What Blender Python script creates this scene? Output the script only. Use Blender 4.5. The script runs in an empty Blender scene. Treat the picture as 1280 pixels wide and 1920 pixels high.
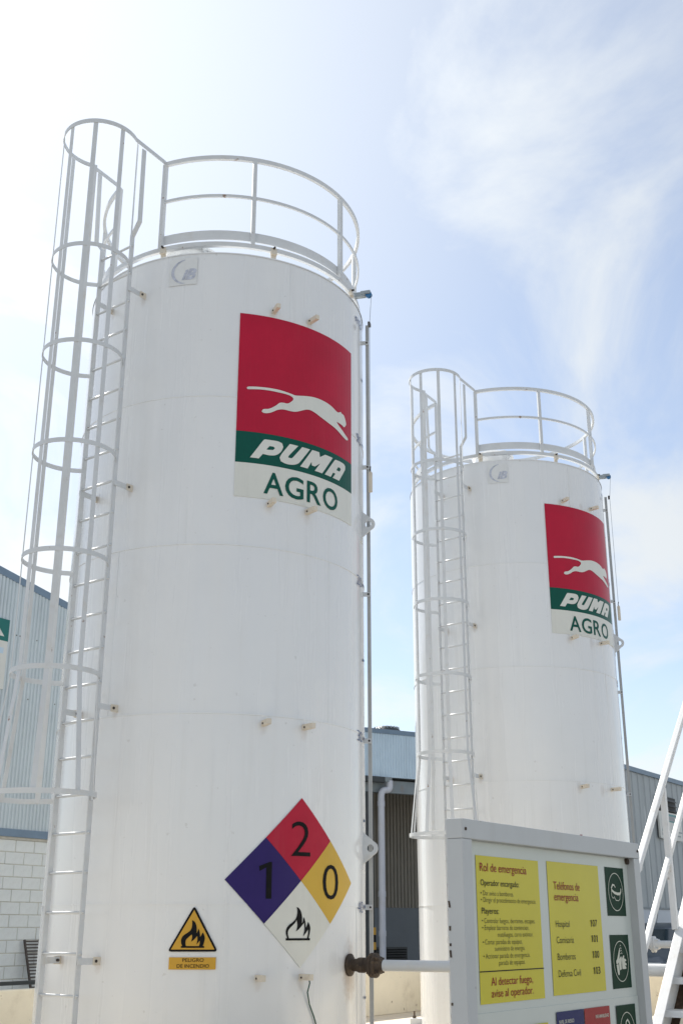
import bpy, bmesh, math, random
from mathutils import Vector, Matrix, noise as mnoise
from math import sin, cos, radians, degrees, pi, atan2, hypot, sqrt

random.seed(7)
SC = bpy.context.scene
COL = SC.collection

# ------------------------------------------------------------------ camera
CAM_Z = 1.65
PITCH, ROLL = radians(19.93), radians(0.087)
fw = Vector((0, cos(PITCH), sin(PITCH)))
up0 = Vector((0, -sin(PITCH), cos(PITCH)))
rt0 = Vector((1, 0, 0))
rt = rt0 * cos(ROLL) + up0 * sin(ROLL)
up = up0 * cos(ROLL) - rt0 * sin(ROLL)
cam_d = bpy.data.cameras.new('camera')
cam_d.sensor_fit = 'VERTICAL'
cam_d.sensor_height = 36.0
cam_d.lens = 2142.8 / 1920 * 36
cam_d.clip_end = 2000
cam_d.clip_start = 0.05
cam = bpy.data.objects.new('camera', cam_d)
COL.objects.link(cam)
m = Matrix((rt, up, -fw)).transposed().to_4x4()
m.translation = Vector((0, 0, CAM_Z))
cam.matrix_world = m
SC.camera = cam

# ------------------------------------------------------------------ world and sun
SUN_AZ, SUN_EL = -29.0, 43.0          # azimuth clockwise from +Y, degrees
sun_dir = Vector((sin(radians(SUN_AZ)) * cos(radians(SUN_EL)), cos(radians(SUN_AZ)) * cos(radians(SUN_EL)), sin(radians(SUN_EL))))
SKY_STRENGTH = 0.11
W = bpy.data.worlds.new('World')
SC.world = W
W.use_nodes = True
nt = W.node_tree
nt.nodes.clear()


def N(tree, typ, **kw):
    n = tree.nodes.new(typ)
    for k, v in kw.items():
        if k == 'inp':
            for i, val in v.items():
                n.inputs[i].default_value = val
        else:
            setattr(n, k, v)
    return n


def math_node(tree, op, a, b=None, c=None, clamp=False):
    n = tree.nodes.new('ShaderNodeMath')
    n.operation = op
    n.use_clamp = clamp
    for i, v in enumerate((a, b, c)):
        if v is None:
            continue
        if isinstance(v, (int, float)):
            n.inputs[i].default_value = v
        else:
            tree.links.new(v, n.inputs[i])
    return n.outputs[0]


sky = N(nt, 'ShaderNodeTexSky', sky_type='NISHITA', sun_disc=False, sun_elevation=radians(SUN_EL),
        sun_rotation=radians(SUN_AZ), air_density=1.0, dust_density=0.3, ozone_density=1.5)
tc = N(nt, 'ShaderNodeTexCoord')
sep = N(nt, 'ShaderNodeSeparateXYZ')
nt.links.new(tc.outputs['Generated'], sep.inputs[0])
den = math_node(nt, 'ADD', math_node(nt, 'MAXIMUM', sep.outputs[2], 0.0), 0.22)
cx_ = math_node(nt, 'DIVIDE', sep.outputs[0], den)
cy_ = math_node(nt, 'DIVIDE', sep.outputs[1], den)
comb = N(nt, 'ShaderNodeCombineXYZ')
nt.links.new(cx_, comb.inputs[0])
nt.links.new(cy_, comb.inputs[1])
mapp = N(nt, 'ShaderNodeMapping')
mapp.inputs['Location'].default_value = (-2.2, 8.3, 0)
mapp.inputs['Rotation'].default_value = (0, 0, radians(-38))
mapp.inputs['Scale'].default_value = (1.35, 0.85, 1)
nt.links.new(comb.outputs[0], mapp.inputs[0])
nz = N(nt, 'ShaderNodeTexNoise', inp={'Scale': 1.9, 'Detail': 11.0, 'Roughness': 0.60, 'Distortion': 0.6})
nt.links.new(mapp.outputs[0], nz.inputs['Vector'])
nz2 = N(nt, 'ShaderNodeTexNoise', inp={'Scale': 0.8, 'Detail': 3.0, 'Roughness': 0.5})
nt.links.new(mapp.outputs[0], nz2.inputs['Vector'])
dens = math_node(nt, 'ADD', math_node(nt, 'MULTIPLY', nz.outputs['Fac'], 0.62), math_node(nt, 'MULTIPLY', nz2.outputs['Fac'], 0.38))
mr = N(nt, 'ShaderNodeMapRange', interpolation_type='SMOOTHSTEP')
mr.inputs['From Min'].default_value = 0.42
mr.inputs['From Max'].default_value = 0.62
mr.inputs['To Min'].default_value = 0.34
mr.inputs['To Max'].default_value = 0.97
nt.links.new(dens, mr.inputs['Value'])
# thin cirrus scatters sunlight forward: brighter towards the sun
vd = N(nt, 'ShaderNodeVectorMath', operation='DOT_PRODUCT')
nt.links.new(tc.outputs['Generated'], vd.inputs[0])
vd.inputs[1].default_value = sun_dir
mu = math_node(nt, 'MAXIMUM', vd.outputs['Value'], 0.0)
half = math_node(nt, 'MULTIPLY_ADD', vd.outputs['Value'], 0.5, 0.5)
lobe = math_node(nt, 'ADD', math_node(nt, 'MULTIPLY', math_node(nt, 'POWER', mu, 8.0), 1.6),
                 math_node(nt, 'MULTIPLY', math_node(nt, 'POWER', half, 5.0), 2.2))
hz = math_node(nt, 'POWER', math_node(nt, 'SUBTRACT', 1.0, math_node(nt, 'MAXIMUM', sep.outputs[2], 0.0)), 4.0)
rad = math_node(nt, 'ADD', math_node(nt, 'MULTIPLY_ADD', hz, 2.2, lobe), 3.9)
crgb = N(nt, 'ShaderNodeVectorMath', operation='SCALE')
crgb.inputs[0].default_value = (0.95, 1.0, 1.035)
nt.links.new(rad, crgb.inputs['Scale'])
mixs = N(nt, 'ShaderNodeMix', data_type='RGBA')
veil = N(nt, 'ShaderNodeMapRange', interpolation_type='SMOOTHSTEP', inp={1: 0.62, 2: 1.02, 3: 0.0, 4: 0.72})
nt.links.new(vd.outputs['Value'], veil.inputs[0])
low_haze = math_node(nt, 'MULTIPLY', math_node(nt, 'POWER', math_node(nt, 'SUBTRACT', 1.0, math_node(nt, 'MAXIMUM', sep.outputs[2], 0.0)), 4.0), 0.85)
cov = math_node(nt, 'MAXIMUM', math_node(nt, 'MAXIMUM', mr.outputs[0], veil.outputs[0]), low_haze)
nt.links.new(cov, mixs.inputs['Factor'])
tint = N(nt, 'ShaderNodeVectorMath', operation='MULTIPLY')
nt.links.new(sky.outputs[0], tint.inputs[0])
tint.inputs[1].default_value = (0.95, 0.965, 1.0)
nt.links.new(tint.outputs[0], mixs.inputs['A'])
nt.links.new(crgb.outputs[0], mixs.inputs['B'])
bg = N(nt, 'ShaderNodeBackground')
bg.inputs['Strength'].default_value = SKY_STRENGTH
nt.links.new(mixs.outputs['Result'], bg.inputs['Color'])
wo = N(nt, 'ShaderNodeOutputWorld')
nt.links.new(bg.outputs[0], wo.inputs['Surface'])

sl = bpy.data.lights.new('sun', 'SUN')
sl.energy = 5.0
sl.angle = radians(0.6)
sl.color = (1.0, 0.955, 0.88)
so = bpy.data.objects.new('sun', sl)
COL.objects.link(so)
so.rotation_euler = (-sun_dir).to_track_quat('-Z', 'Y').to_euler()
so.location = (-20, 30, 40)

SC.view_settings.view_transform = 'Standard'
SC.view_settings.look = 'None'
SC.view_settings.exposure = 0.55
SC.view_settings.gamma = 1.0
SC.view_settings.use_curve_mapping = False
SC.cycles.max_bounces = 8
SC.cycles.diffuse_bounces = 5
SC.cycles.sample_clamp_indirect = 6.0

GZ = 0.28                              # level of the yard

# ------------------------------------------------------------------ materials
MATS = {}


def mat(name, base, rough=0.5, metal=0.0, var=0.0, vscale=3.0, dirt=None, dirt_amt=0.0, dirt_scale=2.0, streak=False,
        bump=0.0, bscale=40.0, spec=0.5, speck=None, speck_amt=0.0, speck_scale=30.0, coat=0.0):
    """Procedural paint / concrete / metal: base colour with large soft variation, optional dirt (streaked) and specks."""
    M = bpy.data.materials.new(name)
    M.use_nodes = True
    t = M.node_tree
    b = t.nodes['Principled BSDF']
    b.inputs['Roughness'].default_value = rough
    b.inputs['Metallic'].default_value = metal
    b.inputs['Specular IOR Level'].default_value = spec
    b.inputs['Coat Weight'].default_value = coat
    b.inputs['Coat Roughness'].default_value = 0.12
    geo = N(t, 'ShaderNodeTexCoord')
    src = geo.outputs['Object']
    col = None
    rgb = N(t, 'ShaderNodeRGB')
    rgb.outputs[0].default_value = (*base, 1)
    col = rgb.outputs[0]
    if var:
        n1 = N(t, 'ShaderNodeTexNoise', inp={'Scale': vscale, 'Detail': 5.0, 'Roughness': 0.6})
        t.links.new(src, n1.inputs['Vector'])
        r = N(t, 'ShaderNodeMapRange', inp={1: 0.3, 2: 0.7, 3: 1 - var, 4: 1 + var * 0.4})
        t.links.new(n1.outputs['Fac'], r.inputs[0])
        vm = N(t, 'ShaderNodeVectorMath', operation='SCALE')
        t.links.new(col, vm.inputs[0])
        t.links.new(r.outputs[0], vm.inputs['Scale'])
        col = vm.outputs[0]
    if dirt:
        mp = N(t, 'ShaderNodeMapping')
        mp.inputs['Scale'].default_value = (1, 1, 0.06) if streak else (1, 1, 1)
        t.links.new(src, mp.inputs[0])
        n2 = N(t, 'ShaderNodeTexNoise', inp={'Scale': dirt_scale, 'Detail': 7.0, 'Roughness': 0.65})
        t.links.new(mp.outputs[0], n2.inputs['Vector'])
        r2 = N(t, 'ShaderNodeMapRange', interpolation_type='SMOOTHSTEP', inp={1: 0.5, 2: 0.8, 3: 0.0, 4: dirt_amt})
        t.links.new(n2.outputs['Fac'], r2.inputs[0])
        mx = N(t, 'ShaderNodeMix', data_type='RGBA')
        t.links.new(r2.outputs[0], mx.inputs['Factor'])
        t.links.new(col, mx.inputs['A'])
        mx.inputs['B'].default_value = (*dirt, 1)
        col = mx.outputs['Result']
    if speck:
        n3 = N(t, 'ShaderNodeTexNoise', inp={'Scale': speck_scale, 'Detail': 3.0, 'Roughness': 0.5})
        t.links.new(src, n3.inputs['Vector'])
        r3 = N(t, 'ShaderNodeMapRange', inp={1: 0.70, 2: 0.76, 3: 0.0, 4: speck_amt})
        t.links.new(n3.outputs['Fac'], r3.inputs[0])
        mx = N(t, 'ShaderNodeMix', data_type='RGBA')
        t.links.new(r3.outputs[0], mx.inputs['Factor'])
        t.links.new(col, mx.inputs['A'])
        mx.inputs['B'].default_value = (*speck, 1)
        col = mx.outputs['Result']
    t.links.new(col, b.inputs['Base Color'])
    if bump:
        n4 = N(t, 'ShaderNodeTexNoise', inp={'Scale': bscale, 'Detail': 4.0, 'Roughness': 0.6})
        t.links.new(src, n4.inputs['Vector'])
        bp = N(t, 'ShaderNodeBump', inp={'Strength': bump, 'Distance': 0.01})
        t.links.new(n4.outputs['Fac'], bp.inputs['Height'])
        t.links.new(bp.outputs[0], b.inputs['Normal'])
    MATS[name] = M
    return M


def tank_paint(name, stains):
    """Gloss white tank paint: rain streaks, faint grime, rust halos round given fittings (angle, height, size, strength)."""
    M = mat(name, (0.785, 0.795, 0.80), rough=0.34, coat=0.55, var=0.03, vscale=1.2, dirt=(0.55, 0.54, 0.50), dirt_amt=0.18, dirt_scale=7.0,
            streak=True, speck=(0.30, 0.27, 0.23), speck_amt=0.22, speck_scale=19.0)
    t = M.node_tree
    b = t.nodes['Principled BSDF']
    col = b.inputs['Base Color'].links[0].from_socket
    tcn = N(t, 'ShaderNodeTexCoord')
    nn = N(t, 'ShaderNodeTexNoise', inp={'Scale': 14.0, 'Detail': 5.0, 'Roughness': 0.65})
    t.links.new(tcn.outputs['Object'], nn.inputs['Vector'])
    for (a, z, size, amt) in stains:
        p = (1.448 * cos(radians(a)), 1.448 * sin(radians(a)), z - size * 0.45)
        sub = N(t, 'ShaderNodeVectorMath', operation='SUBTRACT')
        t.links.new(tcn.outputs['Object'], sub.inputs[0])
        sub.inputs[1].default_value = p
        mul = N(t, 'ShaderNodeVectorMath', operation='MULTIPLY')
        t.links.new(sub.outputs[0], mul.inputs[0])
        mul.inputs[1].default_value = (1.0, 1.0, 0.5)
        ln = N(t, 'ShaderNodeVectorMath', operation='LENGTH')
        t.links.new(mul.outputs[0], ln.inputs[0])
        d = math_node(t, 'ADD', ln.outputs['Value'], math_node(t, 'MULTIPLY', math_node(t, 'SUBTRACT', nn.outputs['Fac'], 0.5), size * 0.9))
        r = N(t, 'ShaderNodeMapRange', interpolation_type='SMOOTHSTEP', inp={1: size, 2: size * 0.25, 3: 0.0, 4: amt})
        t.links.new(d, r.inputs[0])
        mx = N(t, 'ShaderNodeMix', data_type='RGBA')
        t.links.new(r.outputs[0], mx.inputs['Factor'])
        t.links.new(col, mx.inputs['A'])
        mx.inputs['B'].default_value = (0.30, 0.17, 0.08, 1)
        col = mx.outputs['Result']
    t.links.new(col, b.inputs['Base Color'])
    # orange-peel and rain-run roughness
    mp = N(t, 'ShaderNodeMapping')
    mp.inputs['Scale'].default_value = (1, 1, 0.05)
    t.links.new(tcn.outputs['Object'], mp.inputs[0])
    n5 = N(t, 'ShaderNodeTexNoise', inp={'Scale': 6.0, 'Detail': 5.0, 'Roughness': 0.6})
    t.links.new(mp.outputs[0], n5.inputs['Vector'])
    r5 = N(t, 'ShaderNodeMapRange', inp={1: 0.3, 2: 0.7, 3: 0.16, 4: 0.34})
    t.links.new(n5.outputs['Fac'], r5.inputs[0])
    t.links.new(r5.outputs[0], b.inputs['Roughness'])
    bp = N(t, 'ShaderNodeBump', inp={'Strength': 0.10, 'Distance': 0.02})
    t.links.new(n5.outputs['Fac'], bp.inputs['Height'])
    t.links.new(bp.outputs[0], b.inputs['Normal'])
    return M


ST = [(-26.4, 1.36, 0.15, 0.55)]
for zz in (7.19, 5.22, 3.255, 1.27):
    ST += [(-66.7, zz, 0.05, 0.16), (-51.3, zz, 0.055, 0.18)]
for zz in (7.37, 5.39, 3.385, 1.39):
    ST += [(-118.6, zz, 0.045, 0.2), (-135.8, zz, 0.045, 0.2)]
tank_paint('tank_paint', ST)
mat('rail_paint', (0.64, 0.66, 0.675), rough=0.42, var=0.06, vscale=4, dirt=(0.50, 0.43, 0.33), dirt_amt=0.35, dirt_scale=5, speck=(0.22, 0.11, 0.05), speck_amt=0.9, speck_scale=11)
mat('fitting_cream', (0.72, 0.65, 0.54), rough=0.5, var=0.1, vscale=12, dirt=(0.35, 0.24, 0.15), dirt_amt=0.5, dirt_scale=12)
mat('rust', (0.062, 0.042, 0.028), rough=0.7, var=0.4, vscale=18, dirt=(0.26, 0.18, 0.10), dirt_amt=0.6, dirt_scale=20, bump=0.4, bscale=60)
mat('gauge_grey', (0.42, 0.43, 0.43), rough=0.45, var=0.1, vscale=4, dirt=(0.3, 0.22, 0.15), dirt_amt=0.4, dirt_scale=6)
mat('dark_bolt', (0.05, 0.04, 0.035), rough=0.7, var=0.3, vscale=30)
mat('galvanised', (0.36, 0.40, 0.42), rough=0.45, metal=0.5, var=0.2, vscale=9)
mat('blue_plastic', (0.03, 0.16, 0.36), rough=0.4)
mat('blue_paint', (0.03, 0.07, 0.20), rough=0.5, var=0.2, vscale=30)
mat('cable_steel', (0.33, 0.36, 0.40), rough=0.5, metal=0.3)
mat('decal_red', (0.47, 0.007, 0.036), rough=0.34, spec=0.25, var=0.10, vscale=2.5, dirt=(0.33, 0.10, 0.12), dirt_amt=0.25, dirt_scale=5, streak=True)
mat('decal_green', (0.002, 0.085, 0.060), rough=0.36, spec=0.2, var=0.08, vscale=3)
mat('decal_white', (0.72, 0.72, 0.66), rough=0.35, var=0.04, vscale=3, dirt=(0.5, 0.48, 0.42), dirt_amt=0.3, dirt_scale=6, streak=True)
mat('decal_blue', (0.026, 0.012, 0.125), rough=0.32, spec=0.22, var=0.12, vscale=3)
mat('decal_yellow', (0.66, 0.42, 0.055), rough=0.36, spec=0.3, var=0.06, vscale=3, dirt=(0.5, 0.38, 0.15), dirt_amt=0.3, dirt_scale=5, streak=True)
mat('warn_yellow', (0.62, 0.34, 0.02), rough=0.42, var=0.06, vscale=5)
mat('print_black', (0.008, 0.008, 0.009), rough=0.5, spec=0.12)
mat('faded_film', (0.74, 0.75, 0.745), rough=0.4, var=0.05, vscale=12, dirt=(0.6, 0.60, 0.58), dirt_amt=0.4, dirt_scale=18, streak=True)
mat('faded_print', (0.55, 0.58, 0.67), rough=0.5, var=0.3, vscale=20)
mat('board_frame', (0.52, 0.53, 0.525), rough=0.40, var=0.06, vscale=4, dirt=(0.40, 0.36, 0.30), dirt_amt=0.35, dirt_scale=3, streak=True, speck=(0.12, 0.06, 0.03), speck_amt=0.9, speck_scale=9)
mat('board_panel', (0.60, 0.63, 0.575), rough=0.22, spec=0.35, var=0.04, vscale=3)
mat('board_yellow', (0.64, 0.555, 0.04), rough=0.25, spec=0.2, var=0.04, vscale=6)
mat('board_green', (0.001, 0.036, 0.016), rough=0.3, spec=0.04, var=0.05, vscale=6)
mat('board_blue', (0.008, 0.016, 0.11), rough=0.25, spec=0.12)
mat('board_red', (0.34, 0.01, 0.013), rough=0.25, spec=0.15)
mat('text_red', (0.30, 0.006, 0.008), rough=0.4, spec=0.15)
mat('board_cream', (0.62, 0.62, 0.50), rough=0.3)
mat('stair_paint', (0.78, 0.78, 0.77), rough=0.40, var=0.05, vscale=5, dirt=(0.5, 0.44, 0.36), dirt_amt=0.35, dirt_scale=6, speck=(0.2, 0.1, 0.05), speck_amt=0.8, speck_scale=12)
mat('stair_rust', (0.06, 0.035, 0.02), rough=0.8, var=0.4, vscale=14, dirt=(0.2, 0.13, 0.08), dirt_amt=0.7, dirt_scale=16)
mat('containment_paint', (0.78, 0.71, 0.56), rough=0.75, var=0.10, vscale=1.3, dirt=(0.42, 0.35, 0.25), dirt_amt=0.5, dirt_scale=3, speck=(0.22, 0.15, 0.10), speck_amt=0.8, speck_scale=9, bump=0.25, bscale=25)
mat('concrete', (0.64, 0.56, 0.44), rough=0.85, var=0.16, vscale=0.8, dirt=(0.4, 0.35, 0.28), dirt_amt=0.4, dirt_scale=1.4, bump=0.3, bscale=30)
mat('yard', (0.32, 0.305, 0.28), rough=0.9, var=0.2, vscale=0.3, dirt=(0.25, 0.22, 0.19), dirt_amt=0.5, dirt_scale=0.5, bump=0.3, bscale=20)
mat('cladding', (0.53, 0.595, 0.625), rough=0.38, metal=0.15, var=0.08, vscale=1.5, dirt=(0.36, 0.40, 0.41), dirt_amt=0.4, dirt_scale=3, streak=True)
mat('cladding_blue', (0.50, 0.62, 0.72), rough=0.38, metal=0.2, var=0.10, vscale=1.2, dirt=(0.30, 0.36, 0.40), dirt_amt=0.4, dirt_scale=3, streak=True)
mat('cladding_grey', (0.36, 0.395, 0.41), rough=0.5, metal=0.1, var=0.08, vscale=1.0, dirt=(0.25, 0.28, 0.29), dirt_amt=0.5, dirt_scale=3, streak=True)
mat('cladding_brown', (0.23, 0.215, 0.185), rough=0.6, metal=0.1, var=0.1, vscale=2)
mat('flashing', (0.17, 0.24, 0.32), rough=0.45, metal=0.2, var=0.12, vscale=4)
mat('steel_beam', (0.22, 0.26, 0.28), rough=0.55, var=0.15, vscale=3, dirt=(0.25, 0.14, 0.08), dirt_amt=0.5, dirt_scale=5)
mat('dark_steel', (0.035, 0.042, 0.045), rough=0.5, var=0.2, vscale=4)
mat('pvc', (0.52, 0.54, 0.60), rough=0.45, var=0.06, vscale=3, dirt=(0.42, 0.38, 0.33), dirt_amt=0.4, dirt_scale=4)
mat('plaster_grey', (0.145, 0.165, 0.185), rough=0.85, var=0.12, vscale=1.5)
mat('plaster_white', (0.62, 0.66, 0.70), rough=0.8, var=0.08, vscale=1.0)
mat('block_paint', (0.72, 0.75, 0.74), rough=0.85, var=0.10, vscale=2.0, dirt=(0.40, 0.40, 0.37), dirt_amt=0.4, dirt_scale=5, bump=0.5, bscale=70)
mat('mortar', (0.56, 0.54, 0.48), rough=0.95, var=0.2, vscale=6)
mat('black_louvre', (0.012, 0.013, 0.014), rough=0.6)
mat('tarred', (0.075, 0.06, 0.05), rough=0.7, var=0.3, vscale=20)
mat('sign_green', (0.0, 0.13, 0.115), rough=0.35)
mat('sign_teal', (0.02, 0.22, 0.23), rough=0.35)
mat('sign_grey', (0.30, 0.32, 0.34), rough=0.5)
mat('sign_white', (0.62, 0.63, 0.60), rough=0.4, var=0.05, vscale=3)
mat('haz_yellow', (0.40, 0.22, 0.015), rough=0.5)
mat('car_paint', (0.045, 0.065, 0.09), rough=0.28, metal=0.4, coat=0.6)
mat('car_glass', (0.02, 0.035, 0.045), rough=0.06, spec=0.8)
mat('tyre', (0.02, 0.02, 0.02), rough=0.85)
mat('rim', (0.35, 0.36, 0.37), rough=0.35, metal=0.7)
mat('lamp_red', (0.30, 0.01, 0.01), rough=0.2)
mat('lamp_clear', (0.6, 0.62, 0.62), rough=0.15)
mat('green_cable', (0.004, 0.07, 0.05), rough=0.45)
mat('roofing', (0.30, 0.33, 0.35), rough=0.6, var=0.1, vscale=1)


# ------------------------------------------------------------------ geometry helpers
class MB:
    def __init__(s):
        s.v = []
        s.f = []

    def add(s, verts, faces):
        o = len(s.v)
        s.v += [tuple(p) for p in verts]
        s.f += [tuple(i + o for i in f) for f in faces]
        return s

    def box(s, c, ax, h):
        """oriented box: centre, three axes, half sizes"""
        c = Vector(c)
        a, b, d = [Vector(ax[i]) * h[i] for i in range(3)]
        vs = [c + sx * a + sy * b + sz * d for sz in (-1, 1) for sy in (-1, 1) for sx in (-1, 1)]
        fl = a.cross(b).dot(d) < 0
        fs = [(0, 2, 3, 1), (4, 5, 7, 6), (0, 1, 5, 4), (2, 6, 7, 3), (0, 4, 6, 2), (1, 3, 7, 5)]
        if fl:
            fs = [tuple(reversed(f)) for f in fs]
        return s.add(vs, fs)

    def beam(s, p, q, w, t, side):
        """rectangular bar from p to q; w = size along `side`, t = size across"""
        p, q = Vector(p), Vector(q)
        d = (q - p)
        L = d.length
        d.normalize()
        sd = Vector(side)
        sd = (sd - d * sd.dot(d)).normalized()
        th = d.cross(sd).normalized()
        return s.box((p + q) / 2, (d, sd, th), (L / 2, w / 2, t / 2))

    def tube(s, pts, r, seg=10, cap=True):
        pts = [Vector(p) for p in pts]
        n = len(pts)
        rs = r if isinstance(r, (list, tuple)) else [r] * n
        rings = []
        ref = None
        for i, p in enumerate(pts):
            t = (pts[min(i + 1, n - 1)] - pts[max(i - 1, 0)]).normalized()
            if ref is None:
                ref = t.orthogonal().normalized()
            ref = (ref - t * ref.dot(t)).normalized()
            b = t.cross(ref)
            rings.append([p + (ref * cos(2 * pi * k / seg) + b * sin(2 * pi * k / seg)) * rs[i] for k in range(seg)])
        vs = [v for rg in rings for v in rg]
        fs = []
        for i in range(n - 1):
            for k in range(seg):
                k2 = (k + 1) % seg
                fs.append((i * seg + k, i * seg + k2, (i + 1) * seg + k2, (i + 1) * seg + k))
        if cap:
            fs.append(tuple(reversed(range(seg))))
            fs.append(tuple((n - 1) * seg + k for k in range(seg)))
        return s.add(vs, fs)

    def sweep(s, pts, nrm, hw, ht, closed=False):
        """rectangular section swept along pts; nrm[i] = thickness direction, vertical (z) = width direction"""
        n = len(pts)
        vs = []
        for p, nn in zip(pts, nrm):
            p, nn = Vector(p), Vector(nn).normalized()
            z = Vector((0, 0, 1))
            vs += [p - nn * ht - z * hw, p + nn * ht - z * hw, p + nn * ht + z * hw, p - nn * ht + z * hw]
        fs = []
        m_ = n if closed else n - 1
        for i in range(m_):
            j = (i + 1) % n
            for k in range(4):
                k2 = (k + 1) % 4
                fs.append((i * 4 + k, j * 4 + k, j * 4 + k2, i * 4 + k2))
        if not closed:
            fs.append((0, 1, 2, 3))
            fs.append(((n - 1) * 4 + 3, (n - 1) * 4 + 2, (n - 1) * 4 + 1, (n - 1) * 4))
        return s.add(vs, fs)

    def arc(s, cx, cy, R, a0, a1, z, hw, ht, seg=None):
        a0, a1 = radians(a0), radians(a1)
        full = abs(abs(a1 - a0) - 2 * pi) < 1e-4
        seg = seg or max(6, int(abs(a1 - a0) / radians(4)))
        k = seg if full else seg + 1
        an = [a0 + (a1 - a0) * i / seg for i in range(k)]
        return s.sweep([(cx + R * cos(a), cy + R * sin(a), z) for a in an], [(cos(a), sin(a), 0) for a in an], hw, ht, full)

    def lathe(s, prof, o, axis, seg=32):
        """profile [(r, h)] turned about axis at o"""
        o = Vector(o)
        ax = Vector(axis).normalized()
        e1 = ax.orthogonal().normalized()
        e2 = ax.cross(e1)
        vs = []
        for (r, h) in prof:
            for k in range(seg):
                a = 2 * pi * k / seg
                vs.append(o + ax * h + (e1 * cos(a) + e2 * sin(a)) * r)
        fs = []
        for i in range(len(prof) - 1):
            for k in range(seg):
                k2 = (k + 1) % seg
                fs.append((i * seg + k, i * seg + k2, (i + 1) * seg + k2, (i + 1) * seg + k))
        return s.add(vs, fs)

    def mesh(s, name, smooth=False, fix=True):
        me = bpy.data.meshes.new(name)
        me.from_pydata(s.v, [], s.f)
        if fix:
            bm = bmesh.new()
            bm.from_mesh(me)
            bmesh.ops.recalc_face_normals(bm, faces=bm.faces[:])
            bm.to_mesh(me)
            bm.free()
        if smooth:
            for p in me.polygons:
                p.use_smooth = True
        return me

    def build(s, name, material, parent=None, smooth=False, bevel=0.0, fix=True):
        me = s.mesh(name, smooth, fix)
        if bevel:
            bm = bmesh.new()
            bm.from_mesh(me)
            bmesh.ops.bevel(bm, geom=bm.edges[:], offset=bevel, segments=2, affect='EDGES', profile=0.6)
            bm.to_mesh(me)
            bm.free()
        return link(name, me, material, parent)


def link(name, me, material, parent=None):
    me.materials.clear() if me.users == 0 else None
    if not me.materials:
        me.materials.append(MATS[material])
    o = bpy.data.objects.new(name, me)
    COL.objects.link(o)
    if parent is not None:
        o.parent = parent
    return o


def autosmooth(o, ang=35):
    me = o.data
    for p in me.polygons:
        p.use_smooth = True
    try:
        me.set_sharp_from_angle(angle=radians(ang))
    except Exception:
        pass
    return o


def empty(name, loc=(0, 0, 0), rz=0.0, parent=None):
    o = bpy.data.objects.new(name, None)
    COL.objects.link(o)
    o.location = loc
    o.rotation_euler = (0, 0, rz)
    o.empty_display_size = 0.2
    if parent is not None:
        o.parent = parent
    return o


def tag(o, label, cat, group=None, kind=None):
    o['label'] = label
    o['category'] = cat
    if group:
        o['group'] = group
    if kind:
        o['kind'] = kind
    return o


def dirv(az):
    a = radians(az)
    return Vector((sin(a), cos(a), 0))


class Frame:
    """Site frame: s along azimuth, d towards the camera side, z up."""

    def __init__(s, o, az):
        s.o = Vector((o[0], o[1], 0))
        s.u = dirv(az)
        s.n = dirv(az + 90)

    def P(s, a, d, z):
        return s.o + s.u * a + s.n * d + Vector((0, 0, z))


Z = Vector((0, 0, 1))


def shape2d(outlines, smooth_levels=0):
    """2D filled shape with holes -> mesh (x, y, 0)"""
    cu = bpy.data.curves.new('shape', 'CURVE')
    cu.dimensions = '2D'
    cu.fill_mode = 'BOTH'
    for o in outlines:
        sp = cu.splines.new('POLY')
        sp.points.add(len(o) - 1)
        for p, (x, y) in zip(sp.points, o):
            p.co = (x, y, 0, 1)
        sp.use_cyclic_u = True
    ob = bpy.data.objects.new('shape', cu)
    COL.objects.link(ob)
    dg = bpy.context.evaluated_depsgraph_get()
    me = bpy.data.meshes.new_from_object(ob.evaluated_get(dg))
    bpy.data.objects.remove(ob)
    bpy.data.curves.remove(cu)
    return me


def catmull(pts, sub=4, corner=50):
    """rounded closed outline that keeps sharp corners"""
    n = len(pts)
    out = []

    def sharp(i):
        a = Vector(pts[i]) - Vector(pts[i - 1])
        b = Vector(pts[(i + 1) % n]) - Vector(pts[i])
        return a.length > 0 and b.length > 0 and degrees(a.angle(b)) > corner
    for i in range(n):
        p0, p1, p2, p3 = [Vector(pts[(i + k) % n]) for k in (-1, 0, 1, 2)]
        if sharp(i):
            p0 = p1
        if sharp((i + 1) % n):
            p3 = p2
        for k in range(sub):
            t = k / sub
            q = 0.5 * ((2 * p1) + (p2 - p0) * t + (2 * p0 - 5 * p1 + 4 * p2 - p3) * t * t + (3 * p1 - p0 - 3 * p2 + p3) * t ** 3)
            out.append((q.x, q.y))
    return out


def text_mesh(body, bold=0.0, shear=0.0, spacing=1.0):
    cu = bpy.data.curves.new('lettering', 'FONT')
    cu.body = body
    cu.size = 1.0
    cu.offset = bold
    cu.shear = shear
    cu.space_character = spacing
    cu.resolution_u = 4
    ob = bpy.data.objects.new('lettering', cu)
    COL.objects.link(ob)
    dg = bpy.context.evaluated_depsgraph_get()
    me = bpy.data.meshes.new_from_object(ob.evaluated_get(dg))
    bpy.data.objects.remove(ob)
    bpy.data.curves.remove(cu)
    return me


_hm = text_mesh('H')
CAP = max(v.co.y for v in _hm.vertices)
bpy.data.meshes.remove(_hm)


def text_fit(body, x0, x1, y0, cap, bold=0.0, shear=0.0, spacing=1.0):
    """flat lettering whose ink runs from x0 to x1, baseline y0, capital height cap -> (verts, faces)"""
    me = text_mesh(body, bold, shear, spacing)
    xs = [v.co.x for v in me.vertices]
    a, b = min(xs), max(xs)
    k = (x1 - x0) / (b - a)
    vs = [(x0 + (v.co.x - a) * k, y0 + v.co.y * cap / CAP) for v in me.vertices]
    fs = [tuple(p.vertices) for p in me.polygons]
    bpy.data.meshes.remove(me)
    return vs, fs


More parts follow.
